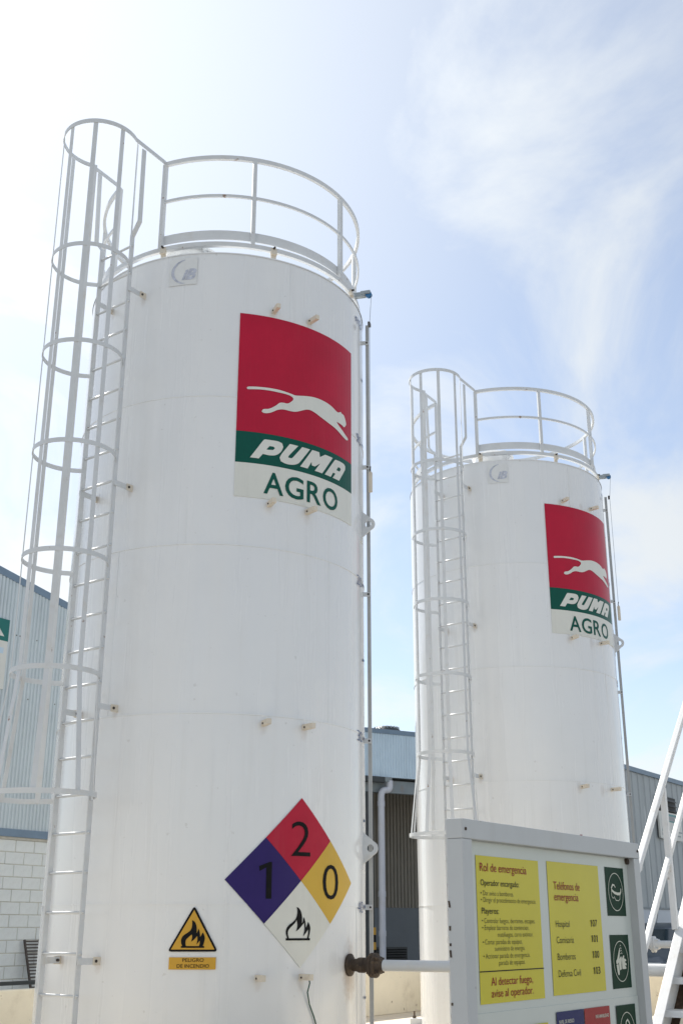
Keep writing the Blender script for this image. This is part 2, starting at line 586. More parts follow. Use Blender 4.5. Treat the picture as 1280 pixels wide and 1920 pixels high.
def one_glyph(x0, x1, y0, cap, stem=0.52):
    w = x1 - x0
    q = [(1 - stem, 0), (1, 0), (1, 1), (0.80, 1), (0.0, 0.88), (0.04, 0.745), (1 - stem, 0.85)]
    return flat_of(shape2d([[(x0 + a * w, y0 + b * cap) for a, b in q]]))


def num_fit(body, x0, x1, y0, cap, bold=0.0):
    """numerals set in equal cells, the 1 with a flag"""
    n = len(body)
    gap = (x1 - x0) * 0.06
    cw_ = ((x1 - x0) - gap * (n - 1)) / n
    out = []
    for i, ch in enumerate(body):
        a = x0 + i * (cw_ + gap)
        if ch == '1':
            out.append(one_glyph(a + cw_ * 0.12, a + cw_ * 0.70, y0, cap, 0.55))
        else:
            out.append(text_fit(ch, a, a + cw_, y0, cap, bold))
    return merge(*out)


def flat_of(me):
    r = [(v.co.x, v.co.y) for v in me.vertices], [tuple(p.vertices) for p in me.polygons]
    bpy.data.meshes.remove(me)
    return r


def rect2(x0, x1, y0, y1):
    return [(x0, y0), (x1, y0), (x1, y1), (x0, y1)], [(0, 1, 2, 3)]


def merge(*parts):
    V, F = [], []
    for v, f in parts:
        o = len(V)
        V += v
        F += [tuple(i + o for i in ff) for ff in f]
    return V, F


def wrap(name, vf, R, A0, z0, material, parent, step=0.05, thick=0.0):
    """bend a flat shape (arc length, height) round the tank at angle A0 (degrees)"""
    v, f = vf
    bm = bmesh.new()
    bv = [bm.verts.new((x, y, 0)) for x, y in v]
    for ff in f:
        try:
            bm.faces.new([bv[i] for i in ff])
        except ValueError:
            pass
    xs = [p[0] for p in v]
    x = min(xs) + step
    while x < max(xs):
        bmesh.ops.bisect_plane(bm, geom=bm.verts[:] + bm.edges[:] + bm.faces[:], plane_co=(x, 0, 0), plane_no=(1, 0, 0))
        x += step
    bmesh.ops.recalc_face_normals(bm, faces=bm.faces[:])
    if bm.faces and sum(q.normal.z for q in bm.faces) < 0:
        bmesh.ops.reverse_faces(bm, faces=bm.faces[:])
    for q in bm.verts:
        a = radians(A0) + q.co.x / 1.448
        q.co = Vector((R * cos(a), R * sin(a), z0 + q.co.y))
    if thick:
        r = bmesh.ops.extrude_face_region(bm, geom=bm.faces[:])
        for q in r['geom']:
            if isinstance(q, bmesh.types.BMVert):
                n = Vector((q.co.x, q.co.y, 0)).normalized()
                q.co -= n * thick
        bmesh.ops.recalc_face_normals(bm, faces=bm.faces[:])
    me = bpy.data.meshes.new(name)
    bm.to_mesh(me)
    bm.free()
    return link(name, me, material, parent)


def sheet(name, vf, fr, d, material, parent, s0=0.0, z0=0.0, thick=0.0):
    """flat shape standing in a vertical plane of a frame"""
    v, f = vf
    me = bpy.data.meshes.new(name)
    vs = [fr.P(s0 + x, d, z0 + y) for x, y in v]
    fs = list(f)
    if thick:
        n = len(vs)
        vs += [fr.P(s0 + x, d - thick, z0 + y) for x, y in v]
        edges = {}
        for ff in f:
            for i in range(len(ff)):
                e = (ff[i], ff[(i + 1) % len(ff)])
                if (e[1], e[0]) in edges:
                    del edges[(e[1], e[0])]
                else:
                    edges[e] = 1
        fs += [tuple(i + n for i in reversed(ff)) for ff in f]
        fs += [(a, b, b + n, a + n)[::-1] for a, b in edges]
    me.from_pydata(vs, [], fs)
    bm = bmesh.new()
    bm.from_mesh(me)
    if thick:
        bmesh.ops.recalc_face_normals(bm, faces=bm.faces[:])
    else:
        bmesh.ops.recalc_face_normals(bm, faces=bm.faces[:])
        bm.normal_update()
        if bm.faces and sum(q.normal.dot(fr.n) for q in bm.faces) < 0:
            bmesh.ops.reverse_faces(bm, faces=bm.faces[:])
    bm.to_mesh(me)
    bm.free()
    return link(name, me, material, parent)


# ------------------------------------------------------------------ the yard
AX = 34.5
SU, SN = dirv(AX), dirv(AX + 90)
T1 = Vector((-1.2238, 10.9857, 0))
T2 = Vector((2.5043, 16.4066, 0))
mb = MB()
mb.add([(-500, -500, GZ - 0.02), (500, -500, GZ - 0.02), (500, 900, GZ - 0.02), (-500, 900, GZ - 0.02)], [(0, 1, 2, 3)])
g = mb.build('ground', 'yard', fix=False)
g['kind'] = 'structure'
g['label'] = 'pale dusty yard surface around the tanks'
site = Frame((T1.x, T1.y), AX)
ROW = (T2 - T1).dot(SU)
S_A, S_B, D_F, D_B = -4.6, ROW + 4.1, 3.55, -3.8
mb = MB()
mb.add([site.P(S_A, D_B, GZ), site.P(S_B, D_B, GZ), site.P(S_B, D_F, GZ), site.P(S_A, D_F, GZ)], [(0, 1, 2, 3)])
g = mb.build('containment_floor', 'concrete')
g['kind'] = 'structure'
g['label'] = 'concrete floor inside the low containment wall'

cw = empty('containment_wall', site.P(S_A, D_B, GZ))
cw_inv = Matrix.Translation(-cw.location)
WT = 0.965


def child_at(o, parent):
    """parent keeping world coordinates of the mesh"""
    o.parent = parent
    o.matrix_parent_inverse = Matrix.LocRotScale(parent.location, parent.rotation_euler, None).inverted()
    return o


def wall_run(a, b, d0, d1, along_s=True):
    w = MB()
    th = 0.16
    if along_s:
        w.box(site.P((a + b) / 2, d0, (GZ + WT) / 2), (SU, SN, Z), ((b - a) / 2, th / 2, (WT - GZ) / 2))
    else:
        w.box(site.P(d0, (a + b) / 2, (GZ + WT) / 2), (SN, SU, Z), ((b - a) / 2, th / 2, (WT - GZ) / 2))
    child_at(w.build('wall_run', 'containment_paint', bevel=0.012), cw)


wall_run(S_A, S_B, D_B - 0.08, 0)
wall_run(S_A, S_B, D_F + 0.08, 0)
wall_run(D_B + 0.003, D_F - 0.003, S_B - 0.08, 0, False)
wall_run(D_B + 0.003, D_F - 0.003, S_A + 0.08, 0, False)
tag(cw, 'low cream-painted containment wall with rust specks around both tanks', 'wall')

# ------------------------------------------------------------------ storage tanks
R = 1.448
LAD = -127.2
er, et = Vector((cos(radians(LAD)), sin(radians(LAD)), 0)), Vector((-sin(radians(LAD)), cos(radians(LAD)), 0))


def L(r, t, z):
    return er * r + et * t + Z * z


CAT = [(-0.605, 0.156), (-0.593, 0.167), (-0.533, 0.175), (-0.452, 0.181), (-0.369, 0.184), (-0.298, 0.184), (-0.224, 0.178), (-0.164, 0.171), (-0.118, 0.168), (-0.022, 0.19), (0.079, 0.209), (0.16, 0.213), (0.247, 0.209), (0.33, 0.194), (0.408, 0.168), (0.444, 0.176), (0.476, 0.194), (0.488, 0.181), (0.525, 0.177), (0.552, 0.149), (0.572, 0.107), (0.566, 0.083), (0.533, 0.051), (0.501, 0.058), (0.444, 0.062), (0.402, 0.06), (0.444, 0.032), (0.507, 0.003), (0.56, -0.022), (0.603, -0.039), (0.609, -0.058), (0.574, -0.07), (0.507, -0.057), (0.433, -0.032), (0.375, -0.015), (0.269, 0.007), (0.172, 0.031), (0.108, 0.051), (0.046, 0.062), (-0.004, 0.053), (-0.068, 0.022), (-0.123, -0.001), (-0.176, -0.008), (-0.235, -0.007), (-0.272, -0.012), (-0.314, -0.028), (-0.349, -0.051), (-0.391, -0.072), (-0.432, -0.08), (-0.456, -0.072), (-0.459, -0.064), (-0.444, -0.042), (-0.398, -0.031), (-0.364, -0.013), (-0.323, 0.018), (-0.288, 0.051), (-0.251, 0.061), (-0.207, 0.063), (-0.17, 0.09), (-0.148, 0.119), (-0.156, 0.139), (-0.187, 0.151), (-0.239, 0.156), (-0.311, 0.157), (-0.382, 0.158), (-0.465, 0.155), (-0.533, 0.148), (-0.593, 0.141), (-0.603, 0.147)]
WORD = [[(-0.557, -0.539), (-0.476, -0.54), (-0.439, -0.49), (-0.373, -0.494), (-0.311, -0.48), (-0.263, -0.437), (-0.242, -0.386), (-0.254, -0.353), (-0.293, -0.341), (-0.356, -0.341), (-0.422, -0.343), (-0.441, -0.360), (-0.502, -0.455)],
        [(-0.384, -0.441), (-0.406, -0.440), (-0.376, -0.402), (-0.338, -0.402), (-0.324, -0.415), (-0.340, -0.435)],
        [(-0.176, -0.342), (-0.086, -0.342), (-0.182, -0.459), (-0.186, -0.481), (-0.16, -0.482), (-0.137, -0.463), (-0.043, -0.342), (0.047, -0.342), (-0.052, -0.479), (-0.09, -0.521), (-0.151, -0.545), (-0.217, -0.547), (-0.265, -0.532), (-0.276, -0.499), (-0.255, -0.456)],
        [(-0.062, -0.541), (0.074, -0.34), (0.161, -0.338), (0.169, -0.385), (0.238, -0.340), (0.346, -0.338), (0.2, -0.541), (0.106, -0.541), (0.173, -0.448), (0.109, -0.497), (0.071, -0.497), (0.067, -0.462), (0.021, -0.541)],
        [(0.234, -0.541), (0.366, -0.365), (0.41, -0.341), (0.521, -0.338), (0.555, -0.356), (0.553, -0.391), (0.446, -0.541), (0.346, -0.541), (0.388, -0.487), (0.352, -0.487), (0.318, -0.541)],
        [(0.402, -0.446), (0.431, -0.405), (0.464, -0.402), (0.474, -0.417), (0.454, -0.444)]]
TRIF = [[(-0.013, 0.095), (0.006, 0.083), (0.018, 0.065), (0.025, 0.037), (0.026, -0.003), (0.034, 0.013), (0.039, 0.033), (0.049, 0.009), (0.054, -0.03), (0.063, -0.016), (0.072, 0.005), (0.084, -0.014), (0.09, -0.042), (0.086, -0.07), (0.077, -0.095), (0.087, -0.095), (0.088, -0.109), (-0.09, -0.109), (-0.091, -0.096), (-0.081, -0.096), (-0.09, -0.074), (-0.091, -0.05), (-0.083, -0.027), (-0.062, -0.009), (-0.033, 0.009), (-0.017, 0.029), (-0.011, 0.061)],
        [(-0.052, -0.096), (-0.057, -0.074), (-0.054, -0.05), (-0.036, -0.032), (-0.012, -0.011), (-0.007, -0.03), (-0.013, -0.064), (0.011, -0.046), (0.031, -0.022), (0.034, -0.054), (0.028, -0.086), (0.053, -0.055), (0.053, -0.078), (0.048, -0.096)]]
DIAF = [[(-0.042, -0.203), (-0.022, -0.21), (-0.005, -0.228), (0.007, -0.253), (0.013, -0.284), (0.012, -0.327), (0.021, -0.312), (0.028, -0.279), (0.04, -0.297), (0.049, -0.33), (0.051, -0.363), (0.065, -0.34), (0.075, -0.316), (0.089, -0.335), (0.099, -0.363), (0.095, -0.393), (0.082, -0.44), (0.096, -0.441), (0.096, -0.457), (-0.141, -0.457), (-0.141, -0.44), (-0.127, -0.439), (-0.138, -0.413), (-0.141, -0.388), (-0.131, -0.36), (-0.11, -0.338), (-0.076, -0.317), (-0.047, -0.289), (-0.036, -0.256), (-0.035, -0.228)],
        [(-0.112, -0.44), (-0.121, -0.413), (-0.12, -0.386), (-0.103, -0.363), (-0.072, -0.338), (-0.053, -0.32), (-0.041, -0.299), (-0.033, -0.335), (-0.036, -0.363), (-0.046, -0.389), (-0.016, -0.37), (0.013, -0.343), (0.033, -0.322), (0.039, -0.355), (0.037, -0.388), (0.025, -0.427), (0.052, -0.401), (0.076, -0.373), (0.077, -0.401), (0.066, -0.44)]]
SEAMS = [GZ + 0.06, 1.815, 3.325, 4.812, 6.25, 7.775]


def polar(r, a, z):
    return Vector((r * cos(radians(a)), r * sin(radians(a)), z))


def make_tank(loc, zoff, label, near):
    """everything is modelled in tank coordinates: origin on the axis at world height 0"""
    root = empty('storage_tank', (loc.x, loc.y, zoff))
    tag(root, label, 'tank', 'white fuel storage tanks')
    seg = 168
    rows = 9
    # five plate courses, each very slightly buckled
    for c in range(5):
        z0, z1 = SEAMS[c], SEAMS[c + 1]
        b = MB()
        vs, fs = [], []
        for i in range(rows + 1):
            k = i / rows
            z = z0 + (z1 - z0) * k
            for j in range(seg):
                a = 2 * pi * j / seg
                env = sin(pi * k)
                w = mnoise.noise(Vector((cos(a) * 1.6, sin(a) * 1.6, z * 1.1 + c * 7.3 + loc.x)))
                w2 = mnoise.noise(Vector((cos(a) * 5, sin(a) * 5, z * 0.6 + c * 3.1 + loc.x)))
                r = R + 0.0045 * w * (0.25 + 0.75 * env) + 0.0012 * w2 + 0.001 * (c % 2) - 0.0018 * (1 - env)
                vs.append((r * cos(a), r * sin(a), z))
        for i in range(rows):
            for j in range(seg):
                j2 = (j + 1) % seg
                fs.append((i * seg + j, i * seg + j2, (i + 1) * seg + j2, (i + 1) * seg + j))
        b.add(vs, fs).build('shell_course', 'tank_paint', root, smooth=True, fix=False)
    for c in range(1, 5):
        b = MB()
        b.arc(0, 0, R - 0.001, 0, 360, SEAMS[c], 0.006, 0.005, seg=168)
        b.build('weld_seam', 'tank_paint', root)
    for c, a in ((0, -83.3), (1, -83.3), (2, -122), (3, -96), (4, -60), (0, -20), (2, -40), (1, 60), (3, 100)):
        b = MB()
        b.beam(polar(R - 0.001, a, SEAMS[c] + 0.01), polar(R - 0.001, a, SEAMS[c + 1] - 0.01), 0.007, 0.0045, polar(1, a + 90, 0))
        b.build('weld_seam', 'tank_paint', root)
    # roof: low cone with a rim angle, manhole and lifting eye
    b = MB()
    b.lathe([(R + 0.004, 7.765), (R + 0.004, 7.778), (R - 0.03, 7.790), (0.6, 7.93), (0.02, 7.99)], (0, 0, 0), Z, seg)
    roof = b.build('roof', 'tank_paint', root)
    autosmooth(roof, 30)
    b = MB()
    c0 = polar(1.02, -107, 0)
    b.lathe([(0.26, 7.83), (0.26, 7.96), (0.30, 7.965), (0.30, 7.99), (0.02, 8.03)], c0, Z, 36)
    autosmooth(b.build('manhole', 'tank_paint', roof), 30)
    b = MB()
    c0 = polar(1.22, -99, 7.84)
    pts = [c0 + polar(0.085 * cos(t), -99 + 70, 0) + Z * (0.07 + 0.085 * sin(t)) for t in [radians(q) for q in range(0, 361, 20)]]
    b.tube(pts, 0.025, 8, cap=False)
    b.build('lifting_eye', 'rail_paint', roof, smooth=True)
    # ---- caged ladder
    b = MB()
    for sg in (-1, 1):
        b.beam(L(1.63, sg * 0.215, 0.42), L(1.63, sg * 0.215, 7.975), 0.05, 0.010, er)
        b.beam(L(1.63, sg * 0.215, 7.97), L(1.635, sg * 0.312, 8.10), 0.05, 0.010, er)
        b.beam(L(1.635, sg * 0.312, 8.095), L(1.655, sg * 0.325, 8.915), 0.05, 0.010, er)
    lad = b.build('caged_ladder', 'rail_paint', root)
    k = 0
    rung_me = None
    while 0.527 + 0.3055 * k < 7.95:
        z = 0.527 + 0.3055 * k
        if rung_me is None:
            bb = MB()
            bb.tube([(-0.232, 0, 0), (0.232, 0, 0)], 0.0115, 10)
            rung_me = bb.mesh('rung', True)
        o = link('rung', rung_me, 'rail_paint', lad)
        o.location = L(1.632, 0, z)
        o.rotation_euler = (radians(random.uniform(-180, 180)), 0, atan2(et.y, et.x))
        k += 1
    zh = [7.585, 6.585, 5.61, 4.62, 3.625]
    aend = 143.9

    def cage_r(kind, th):
        if kind == 'low':
            f = max(0.0, min(1.0, (aend - abs(th)) / 45))
            return 0.365 + 0.115 * (f * f * (3 - 2 * f))
        return 0.367

    def hp(kind, th, z, dr=0.0):
        rr = cage_r(kind, th) + dr
        return L(1.925 + rr * cos(radians(th)), rr * sin(radians(th)), z)
    for z, kind in [(q, 'n') for q in zh] + [(2.63, 'low')]:
        b = MB()
        ths = [-aend + 2 * aend * i / 56 for i in range(57)]
        b.sweep([hp(kind, t, z) for t in ths], [er * cos(radians(t)) + et * sin(radians(t)) for t in ths], 0.021, 0.003)
        b.build('hoop', 'rail_paint', lad)
    # top hoop runs back to the guard railing
    b = MB()
    ths = [-115 + 230 * i / 46 for i in range(47)]
    pts = [L(1.37, -0.335, 8.925)] + [hp('n', t, 8.962) for t in ths] + [L(1.37, 0.335, 8.925)]
    nr = [-et] + [er * cos(radians(t)) + et * sin(radians(t)) for t in ths] + [et]
    b.sweep(pts, nr, 0.022, 0.0045)
    b.build('hoop', 'rail_paint', lad)
    for th in (-121, -82, -42, -1, 40, 83, 127):
        b = MB()
        tan = -er * sin(radians(th)) + et * cos(radians(th))
        b.beam(hp('n', th, 3.62, -0.0065), hp('n', th, 8.975, -0.0065), 0.044, 0.006, tan)
        b.beam(hp('n', th, 3.625, -0.0068), hp('low', th, 2.615, -0.0065), 0.044, 0.006, tan)
        b.build('cage_bar', 'rail_paint', lad)
    for z in (7.385, 5.39, 3.385, 1.39):
        for sg in (-1, 1):
            b = MB()
            b.beam(L(R * cos(radians(8.6)) + 0.02, sg * 0.2285, z), L(1.65, sg * 0.2285, z), 0.05, 0.008, Z)
            br = b.build('bracket', 'rail_paint', lad)
            b = MB()
            b.beam(L(1.425, sg * 0.2375, z), L(1.50, sg * 0.2375, z), 0.062, 0.009, Z)
            b.build('bracket_plate', 'fitting_cream', lad)
            b = MB()
            q = L(1.478, sg * 0.228, z)
            b.lathe([(0.001, 0.022), (0.012, 0.022), (0.012, -0.012), (0.001, -0.012)], q, et, 6)
            b.build('bolt', 'dark_bolt', lad)
    # ---- guard railing
    RR = 1.405
    g0, g1 = LAD + 13.8, LAD - 13.8 + 360
    b = MB()
    b.arc(0, 0, RR, g0, g1, 8.905, 0.023, 0.016)
    rail = b.build('guard_railing', 'rail_paint', root)
    b = MB()
    b.arc(0, 0, RR, g0, g1, 8.455, 0.016, 0.010)
    b.build('mid_rail', 'rail_paint', rail)
    b = MB()
    b.arc(0, 0, RR - 0.026, g0 + 0.6, g1 - 0.6, 8.02, 0.052, 0.004)
    b.build('toe_board', 'rail_paint', rail)
    b = MB()
    b.arc(0, 0, RR, 0, 360, 7.895, 0.024, 0.018, seg=96)
    b.build('base_ring', 'rail_paint', rail)
    for a in (g0, -75.5, -31, 14, 59, 104, 149, 184, g1):
        b = MB()
        b.beam(polar(RR, a, 7.915), polar(RR, a, 8.90), 0.042, 0.040, polar(1, a, 0))
        b.build('post', 'rail_paint', rail)
    for a in (g0 + 1.8, -67, -22, 23, 68, 113, 158, 205):
        b = MB()
        b.beam(polar(RR + 0.005, a, 7.765), polar(RR + 0.02, a, 7.915), 0.055, 0.010, polar(1, a + 90, 0))
        b.beam(polar(RR + 0.005, a, 7.86), polar(RR + 0.034, a, 7.865), 0.06, 0.06, polar(1, a + 90, 0))
        cl = b.build('clamp', 'fitting_cream', rail)
        b = MB()
        b.lathe([(0.001, 0.052), (0.011, 0.052), (0.011, 0.02), (0.001, 0.02)], polar(RR, a, 7.905), polar(1, a, 0), 6)
        b.build('clamp_bolt', 'dark_bolt', rail)
    # ---- float gauge: pulley arm, guide bar, cable, counterweight, painted scale
    GA = -7.0
    b = MB()
    b.beam(polar(1.505, GA, GZ + 0.02), polar(1.505, GA, 7.68), 0.034, 0.034, polar(1, GA, 0))
    gau = b.build('level_gauge', 'gauge_grey', root)
    for z in (7.46, 6.04, 4.70, 3.28, 1.81):
        b = MB()
        b.beam(polar(R - 0.01, GA - 1.2, z), polar(1.52, GA - 1.2, z), 0.045, 0.008, Z)
        b.build('bracket', 'rail_paint', gau)
        b = MB()
        q = polar(1.503, GA - 1.4, z)
        b.lathe([(0.001, 0.012), (0.010, 0.012), (0.010, -0.01), (0.001, -0.01)], q, polar(1, GA - 90, 0), 6)
        b.build('bolt', 'dark_bolt', gau)
    b = MB()
    PA = -15.5
    b.beam(polar(1.22, PA, 7.93), polar(1.53, PA, 7.93), 0.055, 0.05, Z)
    b.beam(polar(1.48, PA, 7.945), polar(1.585, PA, 7.945), 0.04, 0.06, Z)
    b.build('pulley_arm', 'galvanised', gau, bevel=0.004)
    b = MB()
    b.lathe([(0.001, -0.018), (0.034, -0.018), (0.028, 0), (0.034, 0.018), (0.001, 0.018)], polar(1.565, PA, 7.922), polar(1, PA + 90, 0), 20)
    b.build('pulley_wheel', 'blue_plastic', gau, smooth=False)
    b = MB()
    b.tube([polar(1.592, PA, 7.92), polar(1.556, -13.2, 7.60), polar(1.552, -13, 5.98)], 0.0028, 6)
    b.build('cable', 'cable_steel', gau)
    b = MB()
    b.box(polar(1.545, -11.5, 7.63), (polar(1, -11.5, 0), polar(1, 78.5, 0), Z), (0.012, 0.03, 0.02))
    b.build('cable_guide', 'dark_bolt', gau)
    zw = 5.72
    b = MB()
    b.lathe([(0.001, zw), (0.021, zw), (0.021, zw + 0.2), (0.014, zw + 0.215), (0.001, zw + 0.215)], polar(1.552, -13, 0), Z, 14)
    b.build('counterweight', 'fitting_cream', gau)
    b = MB()
    b.tube([polar(1.552, -13, zw + 0.21), polar(1.548, -12.4, zw + 0.24), polar(1.556, -13.4, zw + 0.27)], 0.006, 6)
    b.build('shackle', 'dark_bolt', gau)
    for k in range(1, 10):
        v = 5 * k
        z = 7.76 - 0.1487 * v
        wrap('scale_tick', rect2(-0.045, 0.045, -0.011, 0.011), R + 0.006, -8.6, z, 'blue_paint', gau)
        if v % 10 == 0:
            wrap('scale_number', num_fit(str(v), -0.105, 0.065, -0.048, 0.096, -0.012), R + 0.006, -15.0, z - 0.004, 'blue_paint', gau)
    wrap('scale_number', text_fit('m3', -0.13, 0.10, -0.05, 0.10, 0.0), R + 0.006, -14.5, 7.62, 'blue_paint', gau)
    # ---- lifting lugs
    for z in (5.39, 2.31):
        b = MB()
        la = -12.0
        e1, e2 = polar(1, la, 0), polar(1, la + 90, 0)
        out = []
        for q in [(0, 0.150)] + [(0.082 + 0.064 * cos(radians(t)), 0.064 * sin(radians(t))) for t in range(66, -67, -12)] + [(0, -0.150)]:
            out.append(q)
        hole = [(0.078 + 0.030 * cos(radians(t)), 0.034 * sin(radians(t))) for t in range(0, 360, 20)]
        me = shape2d([out, hole])
        v, f = flat_of(me)
        bm = bmesh.new()
        bv = [bm.verts.new(e1 * (R - 0.005 + x) + Z * (z + y) - e2 * 0.009) for x, y in v]
        for ff in f:
            bm.faces.new([bv[i] for i in ff])
        rr = bmesh.ops.extrude_face_region(bm, geom=bm.faces[:])
        for q in rr['geom']:
            if isinstance(q, bmesh.types.BMVert):
                q.co += e2 * 0.018
        bmesh.ops.recalc_face_normals(bm, faces=bm.faces[:])
        me = bpy.data.meshes.new('lifting_lug')
        bm.to_mesh(me)
        bm.free()
        lug = link('lifting_lug', me, 'rail_paint', root)
        wrap('lug_pad', rect2(-0.055, 0.055, -0.185, 0.185), R + 0.007, la, z, 'tank_paint', lug, thick=0.008)
    # ---- small support stubs welded on the shell
    for z in (7.19, 5.22, 3.255, 1.27):
        for a in ((-66.7, -51.3) if near else (-65.4, -43.2)):
            b = MB()
            b.box(polar(R + 0.065, a, z), (polar(1, a, 0), polar(1, a + 90, 0), Z), (0.075, 0.020, 0.023))
            st = b.build('support_stub', 'fitting_cream', root, bevel=0.003)
            b = MB()
            q = polar(R + 0.035, a - 0.72, z - 0.004)
            b.lathe([(0.001, 0.008), (0.008, 0.008), (0.008, -0.008), (0.001, -0.008)], q, polar(1, a - 90, 0), 8)
            b.build('stub_bolt', 'dark_bolt', st)
    # ---- company decal
    da = -52.3 if near else -49.6
    zc = 6.19
    dec = wrap('logo_decal', rect2(-0.690, 0.690, -0.283, 0.933), R + 0.007, da, zc, 'decal_red', root, thick=0.004)
    wrap('green_band', rect2(-0.690, 0.690, -0.591, -0.284), R + 0.007, da, zc, 'decal_green', dec, thick=0.004)
    wrap('white_band', rect2(-0.690, 0.690, -0.922, -0.592), R + 0.007, da, zc, 'decal_white', dec, thick=0.004)
    wrap('cat_emblem', flat_of(shape2d([catmull(CAT, 4, 60)])), R + 0.0105, da, zc, 'decal_white', dec)
    wrap('lettering', flat_of(shape2d([catmull(q, 4, 32) for q in WORD])), R + 0.0105, da, zc, 'decal_white', dec)
    letters = [('A', -0.423, -0.232), ('G', -0.215, -0.020), ('R', 0.018, 0.187), ('O', 0.214, 0.422)]
    wrap('lettering', merge(*[text_fit(ch, x0, x1, -0.867, 0.203, 0.012) for ch, x0, x1 in letters]), R + 0.0105, da, zc, 'decal_green', dec)
    # ---- faded maker's sticker
    fa, fz = -102, 7.575
    fd = wrap('maker_sticker', rect2(-0.14, 0.14, -0.145, 0.150), R + 0.0075, fa, fz, 'faded_film', root)
    o1 = [(0.03 + 0.15 * cos(radians(t)), 0.0 + 0.135 * sin(radians(t))) for t in range(95, 266, 9)]
    i1 = [(0.045 + 0.135 * cos(radians(t)), 0.0 + 0.128 * sin(radians(t))) for t in range(265, 94, -9)]
    wrap('crescent', flat_of(shape2d([o1 + i1])), R + 0.0095, fa, fz, 'faded_print', fd)
    wrap('lettering', merge(text_fit('iB', -0.01, 0.135, -0.085, 0.105, 0.05, 0.35)), R + 0.0095, fa, fz, 'faded_print', fd)
    # ---- outlet nozzle
    na = -26.4
    ax = polar(1, na, 0)
    p0 = polar(0, na, 1.345)
    neck = 'rust' if near else 'rail_paint'
    b = MB()
    b.lathe([(0.048, R - 0.05), (0.088, R - 0.02), (0.090, R + 0.012), (0.082, R + 0.018), (0.062, R + 0.022), (0.050, R + 0.03), (0.050, R + 0.07), (0.060, R + 0.09), (0.061, R + 0.14), (0.053, R + 0.15), (0.053, R + 0.20)], p0, ax, 28)
    noz = autosmooth(b.build('outlet_nozzle', neck, root), 30)
    b = MB()
    b.lathe([(0.04, R + 0.198), (0.095, R + 0.199), (0.098, R + 0.205), (0.098, R + 0.222), (0.095, R + 0.226), (0.05, R + 0.227)], p0, ax, 32)
    autosmooth(b.build('flange', neck, noz), 30)
    # ---- anchor chairs at the foot
    for k in range(6):
        a = 177 + 60 * k
        e1, e2 = polar(1, a, 0), polar(1, a + 90, 0)
        b = MB()
        b.box(polar(R + 0.07, a, GZ + 0.09), (e1, e2, Z), (0.072, 0.075, 0.045))
        b.box(polar(R + 0.07, a, GZ + 0.023), (e1, e2, Z), (0.09, 0.09, 0.022))
        ch = b.build('anchor_chair', 'rail_paint', root)
        b = MB()
        b.lathe([(0.001, 0.0), (0.024, 0.0), (0.024, 0.03), (0.012, 0.032), (0.012, 0.085), (0.001, 0.088)], polar(R + 0.085, a, GZ + 0.136), Z, 6)
        b.build('anchor_bolt', 'rust', ch)
    b = MB()
    b.lathe([(0.001, GZ + 0.004 - zoff), (R + 0.22, GZ + 0.004 - zoff), (R + 0.22, GZ + 0.05), (R + 0.19, GZ + 0.0605), (0.001, GZ + 0.0605)], (0, 0, 0), Z, 72)
    b.build('base_pad', 'concrete', root)
    return root


tank1 = make_tank(T1, 0.0, 'nearer white fuel tank with hazard diamond and fire triangle on its shell', True)
tank2 = make_tank(T2, 0.095, 'farther white fuel tank rising behind the emergency board', False)

# hazard diamond on the near tank
hx, hz = 0.665, 0.663
ha, hzc = -51.9, 2.0
dia = None
for nm, mt, cxm, czm in (('red_quarter', 'decal_red', 0, 1), ('blue_quarter', 'decal_blue', -1, 0), ('yellow_quarter', 'decal_yellow', 1, 0), ('white_quarter', 'decal_white', 0, -1)):
    c = (cxm * hx / 2, czm * hz / 2)
    q = [(c[0], c[1] - hz / 2 + 0.001), (c[0] + hx / 2 - 0.001, c[1]), (c[0], c[1] + hz / 2 - 0.001), (c[0] - hx / 2 + 0.001, c[1])]
    o = wrap(nm if dia else 'hazard_diamond', (q, [(0, 1, 2, 3)]), R + 0.007, ha, hzc, mt, tank1 if dia is None else dia, thick=0.004)
    if dia is None:
        dia = o
wrap('number', text_fit('2', -0.103, 0.090, 0.192, 0.278, -0.008), R + 0.0105, ha, hzc, 'print_black', dia)
wrap('number', one_glyph(-0.386, -0.276, -0.142, 0.283, 0.44), R + 0.0105, ha, hzc, 'print_black', dia)
wrap('number', text_fit('0', 0.235, 0.438, -0.140, 0.278, -0.008), R + 0.0105, ha, hzc, 'print_black', dia)
wrap('flame_symbol', flat_of(shape2d([catmull(q, 3, 45) for q in DIAF])), R + 0.0105, ha, hzc, 'print_black', dia)
# fire-hazard triangle with its text plate


def round_tri(pts, r):
    out = []
    n = len(pts)
    for i in range(n):
        p0, p1, p2 = Vector(pts[i - 1]), Vector(pts[i]), Vector(pts[(i + 1) % n])
        a, b_ = (p0 - p1).normalized(), (p2 - p1).normalized()
        A, B = p1 + a * r, p1 + b_ * r
        for k in range(6):
            t = k / 5
            q = A * (1 - t) ** 2 + p1 * 2 * t * (1 - t) + B * t * t
            out.append((q.x, q.y))
    return out


